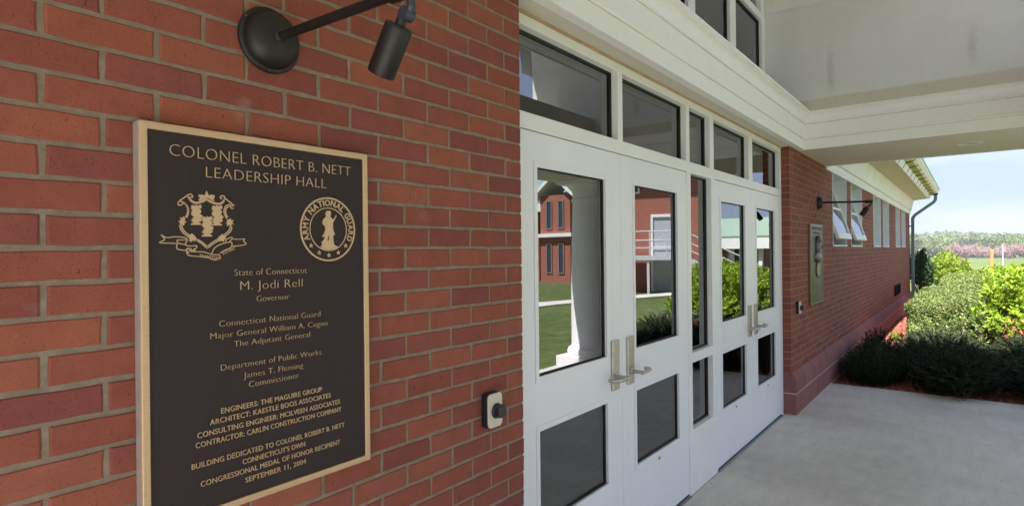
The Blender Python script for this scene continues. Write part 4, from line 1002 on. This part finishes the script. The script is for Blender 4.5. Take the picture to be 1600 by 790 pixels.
def juniper(label, c, rx, ry, h, nsp, mat, seed=1, upright=0, group=None):
    rg = np.random.default_rng(seed); rt = root('juniper_shrub', label, 'juniper', group)
    a = rg.random(nsp)*2*np.pi; rr = rg.random(nsp)**.40
    tip = np.c_[c[0]+rx*rr*np.cos(a), c[1]+ry*rr*np.sin(a), GZ+.04+h*(1-.62*rr**2)*(.55+.6*rg.random(nsp))]
    out = np.c_[np.cos(a)*rr, np.sin(a)*rr, .30+.7*(1-rr)+upright]; out = unit(out+.28*rg.normal(size=out.shape))
    tip[:,1] = np.minimum(tip[:,1], -.06)
    K = 18; Ls = (.20+.16*rg.random(nsp))*(1+.5*upright); V = []
    for k in range(K):
        s_ = k/(K-1); P_ = tip-out*(Ls*(1-s_))[:,None]+np.array([0,0,-.05])*((1-s_)**2)
        for side in (-1, 1):
            pr_ = unit(np.cross(out, np.tile([0,0,1.], (nsp,1))))*side; D_ = unit(out*.85+pr_*.65+.22*rg.normal(size=out.shape)); ln = .055*(1.15-.75*s_)*(.7+.6*rg.random(nsp))
            V.append(leaf_quads(P_, D_, unit(np.array([0,0,1.])+.5*rg.normal(size=out.shape)), ln, .011+0*ln))
    np_obj('foliage', np.concatenate(V), mat, rt)
    tips = tip[rg.choice(nsp, min(60, nsp), False)]-out[:min(60, nsp)]*.0
    twigs(rt, (c[0], c[1], GZ-.04), tips, .010); rebase(rt, (c[0], c[1], GZ-.03)); return rt
m_yel = leaf_mat('golden_leaf', (.20,.33,.03), (.42,.52,.055), trans=.4)
m_yel2 = leaf_mat('lime_leaf', (.16,.28,.03), (.38,.46,.06), dry=(.35,.20,.08), trans=.4)
m_hed = leaf_mat('hedge_leaf', (.11,.17,.045), (.27,.33,.11), dry=(.30,.24,.14), trans=.3)
m_hed2 = leaf_mat('far_hedge_leaf', (.13,.20,.05), (.30,.37,.12), trans=.3)
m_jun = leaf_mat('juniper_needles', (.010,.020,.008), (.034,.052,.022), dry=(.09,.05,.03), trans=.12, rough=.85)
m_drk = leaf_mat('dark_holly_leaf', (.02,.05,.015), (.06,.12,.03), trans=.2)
m_wire = leaf_mat('sprouting_leaf', (.20,.24,.07), (.42,.40,.14), dry=(.4,.22,.1), trans=.4)
clipped_hedge('wide clipped green hedge nearest the porch, half in shadow', 10.0, 15.6, -1.75, -.50, -.90, 8500, .034, m_hed, 2)
clipped_hedge('second clipped hedge row behind the wide one, paler and farther along the wall', 16.2, 19.6, -2.3, -.75, -.80, 6500, .04, m_hed2, 4)
rosette_bush('large golden-green bush at the right edge of the picture', (10.4, -2.42, -1.05), (1.35, 1.02, .78), 1300, 20, .066, m_yel, seed=5, name='golden_bush', cat='bush')
rosette_bush('second golden bush farther out on the right, behind the large one', (12.9, -3.25, -1.05), (1.1, 1.0, .74), 520, 18, .085, m_yel, seed=6, name='golden_bush', cat='bush')
rosette_bush('lime-green rounded bush past the corner of the wall', (20.9, -.80, -.88), (1.0, .56, .66), 600, 16, .075, m_yel2, seed=7, name='lime_bush', cat='bush')
rosette_bush('low lime-green bush right of the rounded one, above the hedge', (20.6, -1.85, -1.15), (1.0, .8, .56), 420, 16, .075, m_yel2, seed=17, name='lime_bush', cat='bush')
rosette_bush('narrow dark evergreen shrub right behind the green downspout', (19.3, -.22, -.92), (.42, .30, .86), 520, 16, .06, m_drk, seed=8, name='evergreen_shrub', cat='shrub')
for i, (lb, c, rx, ry, h, ns_, up) in enumerate([
    ('dark juniper sending up pointed sprays against the wall base, beyond the first', (7.75, -.36), .50, .28, .44, 380, 1.0),
    ('dark juniper with upright sprays against the base of the brick wall', (6.75, -.42), .62, .38, .38, 560, .6),
    ('small dark juniper filling the gap between the wall juniper and its lower neighbour', (7.45, -.80), .60, .36, .36, 380, .2),
    ('low dark juniper at the slab edge, second out from the wall', (6.92, -1.25), 1.08, .55, .40, 760, 0),
    ('low dark juniper in the middle of the bed in front of the hedge', (8.35, -1.05), 1.05, .60, .44, 700, .1),
    ('low dark juniper at the slab edge near the right of the picture', (6.90, -2.15), 1.04, .62, .40, 760, 0),
    ('dark juniper at the right border, under the golden bush', (8.35, -2.15), 1.0, .70, .44, 720, .05),
    ('dark juniper at the slab edge outside the right border', (7.0, -3.0), 1.0, .55, .40, 520, 0),
    ('dark juniper beyond the right border behind the slab-edge one', (8.6, -3.0), 1.1, .55, .42, 500, .05)]):
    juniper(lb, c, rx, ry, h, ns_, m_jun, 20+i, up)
rosette_bush('small green sprouting shrub between juniper and hedge corner near the wall', (9.75, -.90, -1.45), (.40, .36, .36), 200, 9, .045, m_hed, seed=31, name='young_shrub', cat='shrub')
rosette_bush('green sprouting shrub in front of the middle of the clipped hedge face', (9.65, -1.50, -1.42), (.48, .50, .42), 300, 10, .045, m_hed, seed=32, name='young_shrub', cat='shrub')
rosette_bush('tiny green weed sprouting in the red mulch near the wall', (10.6, -.33, -1.58), (.13, .10, .08), 26, 9, .05, m_yel2, seed=33, name='weed', cat='weed')

# blown leaves and grit on the slab
N = 150; rg = np.random.default_rng(12)
P_ = np.c_[1.6+4.4*rg.random(N), .03-rg.random(N)**2*1.9, np.full(N, GZ+.003)]
D_ = unit(np.c_[rg.normal(size=(N,2)), .08*rg.normal(size=N)]); N_ = unit(np.array([0,0,1.])+.25*rg.normal(size=(N,3))); sz = .004+.016*rg.random(N)**3
tag(np_obj('leaf_litter', leaf_quads(P_, D_, N_, sz, sz*.6), leaf_mat('dry_leaf', (.10,.07,.045), (.26,.19,.11), trans=.1)), 'dry leaf scraps and grit scattered on the concrete slab', 'litter', kind='stuff')

# ------------------------------------------------------------------ buildings opposite (mirrored in the door glass)
m_fbrick = None
m, n, l, p = M('far_brickwork')
tcn = n.new('ShaderNodeNewGeometry'); sp = n.new('ShaderNodeSeparateXYZ'); cb = n.new('ShaderNodeCombineXYZ'); ad = n.new('ShaderNodeMath'); ad.operation = 'ADD'
l.new(tcn.outputs['Position'], sp.inputs[0]); l.new(sp.outputs['X'], ad.inputs[0]); l.new(sp.outputs['Y'], ad.inputs[1]); l.new(ad.outputs[0], cb.inputs['X']); l.new(sp.outputs['Z'], cb.inputs['Y'])
bt = nd(n, 'ShaderNodeTexBrick'); bt.inputs['Color1'].default_value = (.36,.095,.055,1); bt.inputs['Color2'].default_value = (.30,.08,.05,1); bt.inputs['Mortar'].default_value = (.36,.26,.2,1)
bt.inputs['Scale'].default_value = 1; bt.inputs['Brick Width'].default_value = .2; bt.inputs['Row Height'].default_value = .068; bt.inputs['Mortar Size'].default_value = .006
l.new(cb.outputs[0], bt.inputs['Vector']); l.new(bt.outputs['Color'], p.inputs['Base Color']); p.inputs['Roughness'].default_value = .9; m_fbrick = m
m_wdark = plain('shaded_glazing', (.045,.05,.06), .12); m_wpan = plain('window_panel_mauve', (.20,.16,.18), .6); m_rail = plain('galvanised_rail', (.55,.57,.60), .5, var=.05)
m_door2 = plain('grey_service_door', (.42,.45,.48), .6)
A_ = None
def windows(b, face, items, depth=.12):
    """face: ('x', X) or ('y', Y), looking towards minus; items (u0,u1,z0,z1)"""
    ax, w = face
    for u0, u1, z0, z1 in items:
        if ax == 'x': A = lambda u, d, z: (w-d, u, z)
        else: A = lambda u, d, z: (u, w+d, z)
        def bx(ua, ub, da, db, za, zb):
            q = [A(ua, da, za), A(ub, db, zb)]; return (min(q[0][0], q[1][0]), max(q[0][0], q[1][0]), min(q[0][1], q[1][1]), max(q[0][1], q[1][1]), za, zb)
        fr = MB().box(*bx(u0, u1, .002, .05, z0, z0+.07)).box(*bx(u0, u1, .002, .05, z1-.07, z1)).box(*bx(u0, u0+.07, .002, .05, z0+.07, z1-.07)).box(*bx(u1-.07, u1, .002, .05, z0+.07, z1-.07)).build('window', m_wpan if b is A_ else m_white, b)
        MB().box(*bx(u0+.072, u1-.072, .003, .02, z0+.072, z1-.072)).build('pane', m_wdark, fr)
G0 = -1.78
# west-facing hall with outside stair
B = root('brick_hall', 'two-storey red brick hall with a grey outside stair, mirrored in the left doors', 'building')
# built in its own frame: x into the building, y along the front (negative = away from us), corner at the origin, then turned
BH_ = 6.1
MB().box(0, 8.5, -4.2, 0, 0, BH_).build('wall', m_fbrick, B)
MB().poly([(-.7, BH_-.15), (4.25, BH_+2.4), (9.2, BH_-.15), (9.2, BH_), (4.25, BH_+2.6), (-.7, BH_)], -4.6, .4, lambda a, b, d: (a, d, b)).build('roof', m_green_metal, B)
MB().box(-.7, -.6, -4.6, .4, BH_-.42, BH_-.16).build('fascia', m_white, B)
windows(B, ('x', 0.0), [(-3.4, -2.8, 4.2, 5.2)])
MB().box(-.06, -.001, -2.35, -1.22, 0, 3.25).build('stair_tower_panel', m_door2, B)
for y in (-2.35, -1.31): MB().box(-.12, -.061, y, y+.09, 0, 3.3).build('panel_trim', m_white, B)
MB().box(-.12, -.061, -2.258, -1.312, 3.18, 3.3).build('panel_trim', m_white, B)
MB().box(-.11, -.061, -2.258, -1.312, 1.85, 1.95).build('panel_trim', m_white, B)
MB().box(-1.5, -.125, -3.6, -.95, 1.42, 1.60).build('stair_landing', m_rail, B)
for x, y in ((-1.45, -3.5), (-1.45, -2.4)): MB().box(x, x+.10, y, y+.10, 0, 1.418).build('stair_post', m_rail, B)
ST = MB(); NS = 9
for k in range(NS): MB().box(-1.5, -.3, -.95+k*.30, -.95+(k+1)*.30-.01, 1.42-(k+1)*.155, 1.42-(k+1)*.155+.05).build('stair_tread', m_rail, B)
for x in (-1.56, -.28): MB().add([(x,-.95,1.60),(x,-.95,1.30),(x,1.75,-.02),(x,1.75,.24),(x+.05,-.95,1.60),(x+.05,-.95,1.30),(x+.05,1.75,-.02),(x+.05,1.75,.24)], [(0,1,2,3),(7,6,5,4),(0,3,7,4),(1,5,6,2),(0,4,5,1),(3,2,6,7)]).build('stringer', m_rail, B)
rl = MB()
for h in (.30, .60, .95):
    rl.cyl((-1.5,-3.6,1.6+h),(-1.5,-.95,1.6+h),.025,n=8).cyl((-1.5,-.95,1.6+h),(-1.5,1.75,.24+h),.025,n=8).cyl((-1.5,-3.6,1.6+h),(-.15,-3.6,1.6+h),.025,n=8)
for k in range(5): rl.cyl((-1.5,-3.6+k*.66,1.6),(-1.5,-3.6+k*.66,2.55),.025,n=8)
for k in range(5): rl.cyl((-1.5,-.95+k*.675,1.6-k*.34),(-1.5,-.95+k*.675,2.55-k*.34),.025,n=8)
rl.build('handrail', m_rail, B); B.location = (22.0, -6.8, G0); B.rotation_euler = (0, 0, rad(-20))

# long hall with pilasters
A = A_ = root('brick_hall', 'long brick hall with green roof and pilasters, mirrored in the leftmost door', 'building')
AX, AY0, AY1 = 28.0, -40.0, -15.6; AZ = 2.9
MB().box(AX, AX+10, AY0, AY1, G0, AZ).build('wall', m_fbrick, A)
MB().poly([(AX-.9, AZ+.05), (AX+5, AZ+3.6), (AX+10.9, AZ+.05), (AX+10.9, AZ+.2), (AX+5, AZ+3.8), (AX-.9, AZ+.2)], AY0-.5, AY1+.5, lambda a, b, d: (a, d, b)).build('roof', m_green_metal, A)
MB().box(AX-.9, AX-.001, AY0-.5, AY1+.5, AZ-.45, AZ+.04).build('fascia', m_white, A)
it = []
for k in range(8):
    y = AY1-1.2-k*2.6
    MB().box(AX-.22, AX-.001, y-.42, y+.0, G0, AZ-.46).build('pilaster', m_fbrick, A)
    MB().box(AX-.05, AX-.0011, y-2.1, y-.5, G0+.3, AZ-.6).build('panel', m_wpan, A); it += [(y-1.9, y-.7, -1.3, -.1), (y-1.9, y-.7, .55, 1.9)]
windows(A, ('x', AX-.05), it)
# projecting gabled bay
MB().box(AX-2.2, AX-.23, -17.9, -15.9, G0, 3.2).build('bay', m_fbrick, A)
MB().poly([(-18.3, 3.0), (-16.9, 4.2), (-15.5, 3.0), (-15.5, 3.2), (-16.9, 4.45), (-18.3, 3.2)], AX-2.5, AX-.2, lambda a, b, d: (d, a, b)).build('bay_roof', m_white, A)
MB().box(AX-2.45, AX-2.21, -18.1, -15.7, .85, 1.05).build('bay_band', m_white, A)
windows(A, ('x', AX-2.2), [(-17.5, -17.1, -1.2, .5), (-16.7, -16.3, -1.2, .5), (-17.5, -17.1, 1.3, 2.9), (-16.7, -16.3, 1.3, 2.9)])
rebase(A, (AX+5, -28, G0))
# low pavilion
Pv = root('pavilion', 'low open pavilion with pale green roof, mirrored in the right doors', 'building')
QX, QY0, QY1 = 46.0, -24.0, -9.0; gp = gz(46)
m_pgreen = plain('pale_green_roof_metal', (.25,.35,.26), .5, var=.08)
MB().poly([(QX-.8, 1.0), (QX+4, 2.6), (QX+8.8, 1.0), (QX+8.8, 1.12), (QX+4, 2.75), (QX-.8, 1.12)], QY0-.6, QY1+.6, lambda a, b, d: (a, d, b)).build('roof', m_pgreen, Pv)
MB().box(QX-.78, QX-.6, QY0-.6, QY1+.6, .12, .98).build('fascia', m_white, Pv); MB().box(QX-.59, QX+8.6, QY0-.6, QY1+.6, .90, .98).build('ceiling', m_white, Pv)
for y in (QY0+.2, -21.0, -18.4, -15.8, -13.6, -11.4, QY1-.5): MB().box(QX-.3, QX, y, y+.3, gp, .12).build('post', m_white, Pv)
MB().box(QX+.3, QX+8, -15.6, -12.2, gp, .88).build('wall', m_fbrick, Pv)
MB().box(QX+.3, QX+8, -24.0, -20.0, gp, .88).build('wall', m_fbrick, Pv)
MB().box(QX+2, QX+8, -12.0, -9.0, gp-.3, gp+.1).build('floor', m_concrete, Pv)
windows(Pv, ('x', QX+.3), [(-15.3, -14.4, -1.2, .5), (-13.9, -13.0, -1.2, .5)])
rebase(Pv, (QX+4, -16, gp))

# ------------------------------------------------------------------ field, posts, far trees
def post(name, x, y, w, h, mat, label, cap=None):
    z = gz(x); r_ = MB().box(x-w/2, x+w/2, y-w/2, y+w/2, z-.02, z+h).build(name, mat, None, bevel=.02); tag(r_, label, 'post'); return r_
m_or = plain('orange_post_paint', (.72,.22,.07), .6); m_wp = plain('white_post_paint', (.78,.76,.76), .6)
post('marker_post', 92, -3.35, .30, 2.1, m_or, 'orange upright marker post standing on the playing field')
pr_ = root('pole', 'thin white post standing behind the orange one on the field', 'post'); zc = gz(104)
MB().cyl((104,-4.75,zc),(104,-4.75,zc+2.8),.055,n=10).build('shaft', m_wp, pr_); MB().cyl((104,-4.75,zc+2.8),(104,-4.75,zc+2.9),.07,.03,n=10).build('cap', m_wp, pr_); rebase(pr_, (104,-4.75,zc))
m_pink = leaf_mat('crabapple_blossom', (.33,.21,.22), (.43,.29,.295), trans=.3)
m_t = [leaf_mat('spring_tree_leaf', (.12,.17,.06), (.17,.21,.085), trans=.3), leaf_mat('fresh_tree_leaf', (.16,.215,.07), (.22,.27,.10), trans=.3), leaf_mat('dull_tree_leaf', (.145,.16,.08), (.19,.20,.105), trans=.3), leaf_mat('dark_tree_leaf', (.055,.085,.035), (.085,.115,.05), trans=.2)]
m_bark = plain('bark', (.13,.10,.08), .9, var=.2)
def crown_pts(c, r3, nc, per, ls, rg):
    d = unit(rg.normal(size=(nc, 3))); rr = (.45+.6*rg.random(nc))[:, None]; C = np.array(c)+d*np.array(r3)*rr
    cs = np.array(r3).mean()*.34
    P_ = np.repeat(C, per, 0)+unit(rg.normal(size=(nc*per, 3)))*cs*(rg.random((nc*per,1))**.4)
    D_ = unit(rg.normal(size=P_.shape)); N_ = unit(P_-np.repeat(C, per, 0)+np.array([0,0,.6*cs])+.25*cs*rg.normal(size=P_.shape)); D_ = unit(np.cross(N_, D_))
    sz = ls*(.6+.8*rg.random(len(P_))); return leaf_quads(P_-D_*sz[:,None]*.5, D_, N_, sz, sz*.8)
def tree(name, label, cat, x, y, h, r_, mat, seed, group=None, low=.25, z=None, per=60, nc=50):
    rg = np.random.default_rng(seed); z = hillz(x, y) if z is None else z; t = root(name, label, cat, group)
    mb = MB().cyl((x,y,z-.2),(x+.1,y,z+h*.55),h*.032,h*.018,8)
    for k in range(6):
        a = k*1.05+seed; mb.cyl((x,y,z+h*(low+.05*k)),(x+r_*.7*math.cos(a), y+r_*.7*math.sin(a), z+h*(low+.25+.07*k)), h*.014, h*.006, 6)
    mb.build('trunk', m_bark, t)
    V = crown_pts((x, y, z+h*(1+low)/2), (r_, r_, h*(1-low)/2), nc, per, h*.055, rg); np_obj('crown', V, mat, t)
    return rebase(t, (x, y, z))
pk = [(290,-3.2,5.4,4.6),(286,2.6,5.8,4.6),(300,-7.6,4.0,2.8),(288,-13.0,5.6,4.6),(284,-20.0,5.8,4.8),(292,-28.0,6.4,5.0)]
sx_ = ['broad one just left of the posts','leftmost and fullest of the row','small one behind the posts','right of the posts','at the right border','just outside the right border']
for i, (x, y, h, r_) in enumerate(pk): tree('crabapple_tree', 'pink blossoming crabapple tree beyond the field, '+sx_[i], 'tree', x, y, h, r_, m_pink, 50+i, 'pink crabapples along the far side of the field', .12, nc=60)
gt = [(300,27,9,6,1,'leafy tree beyond the field just right of the downspout'),(330,36,11,7,0,'green tree beyond the field partly behind the downspout'),(310,20,7,5,3,'dark low tree left of the pink crabapples'),(345,24,12,7,2,'dull olive tree rising over the left end of the crabapples'),(350,12,11,7,1,'fresh green tree rising behind the middle crabapples'),(340,1,9,6,3,'dark green tree behind the crabapples near the posts'),(350,-9,10,7,0,'green tree behind the orange post'),(345,-20,10,7,1,'bright green tree behind the rightmost crabapples'),(350,-32,11,7,2,'olive tree beyond the right border')]
for i, (x, y, h, r_, k, lb) in enumerate(gt): tree('deciduous_tree', lb, 'tree', x, y, h, r_, m_t[k], 80+i, 'green trees at the far edge of the field', .15)
# far wood on the hills
rg = np.random.default_rng(99); V = [[], [], [], []]
cnt = 0
while cnt < 3000:
    dense = rg.random() < .45
    if dense: x = rg.uniform(400, 830); y = rg.uniform(-.12, .14)*x
    else:
        a = rg.uniform(-2.6, 1.0); d = rg.uniform(400, 830)**1.0; x = d*math.cos(a); y = d*math.sin(a)
        if x < -500: continue
    k = int(rg.integers(0, 3)) if rg.random() < .82 else 3
    h = rg.uniform(6, 11); r_ = rg.uniform(3.5, 6.5); z = hillz(x, y)
    nc = 16 if dense else 7
    V[k].append(crown_pts((x, y, z+h*.55), (r_, r_, h*.5), nc, 22 if dense else 9, 1.35 if dense else 2.2, rg)); cnt += 1
for k in range(4): tag(np_obj('woodland', np.concatenate(V[k]), m_t[k]), ['olive-green mass of woodland covering the far hills','fresh light green woodland patches on the far hills','dull brownish woodland patches on the far hills','dark evergreen patches among the far hill woods'][k], 'woodland', kind='stuff')
# houses on the slope
m_hw = plain('white_siding', (.70,.70,.68), .7); m_hr = plain('grey_shingle_roof', (.22,.22,.23), .8)
def house(x, y, w, d, h, label, rz=0):
    z = hillz(x, y)+.2; t = root('house', label, 'house'); 
    MB().box(x-d/2, x+d/2, y-w/2, y+w/2, z-1.5, z+h).build('wall', m_hw, t)
    MB().poly([(x-d/2-.4, z+h-.1), (x, z+h+d*.32), (x+d/2+.4, z+h-.1), (x+d/2+.4, z+h+.15), (x, z+h+d*.32+.3), (x-d/2-.4, z+h+.15)], y-w/2-.4, y+w/2+.4, lambda a, b, c_: (a, c_, b)).build('roof', m_hr, t)
    for k in range(3):
        fr = MB().box(x-d/2-.08, x-d/2-.001, y-w/2+w*(k+.3)/3, y-w/2+w*(k+.7)/3, z+h*.3, z+h*.75).build('window', m_wdark, t)
    rebase(t, (x, y, z))
house(395, 22, 9, 7, 4.0, 'small white house low on the hillside left of the crabapples')
house(560, 33, 12, 8, 5.0, 'white house high on the wooded hill right of the downspout')
house(430, -13.5, 5.5, 6, 4.0, 'tiny white house among the trees above the crabapples near the posts')

# ------------------------------------------------------------------ spring haze over the field
m = bpy.data.materials.new('haze'); m.use_nodes = True; nt = m.node_tree; nt.nodes.remove(nt.nodes['Principled BSDF'])
pv = nt.nodes.new('ShaderNodeVolumePrincipled'); pv.inputs['Color'].default_value = (.88,.93,1,1); pv.inputs['Density'].default_value = HAZE; pv.inputs['Anisotropy'].default_value = .3
nt.links.new(pv.outputs[0], nt.nodes['Material Output'].inputs['Volume'])
hb = MB().box(-3100, 3100, -3100, 3100, -9, 45).build('haze', m); tag(hb, 'thin pale haze over the field and far hills', 'haze', kind='stuff')
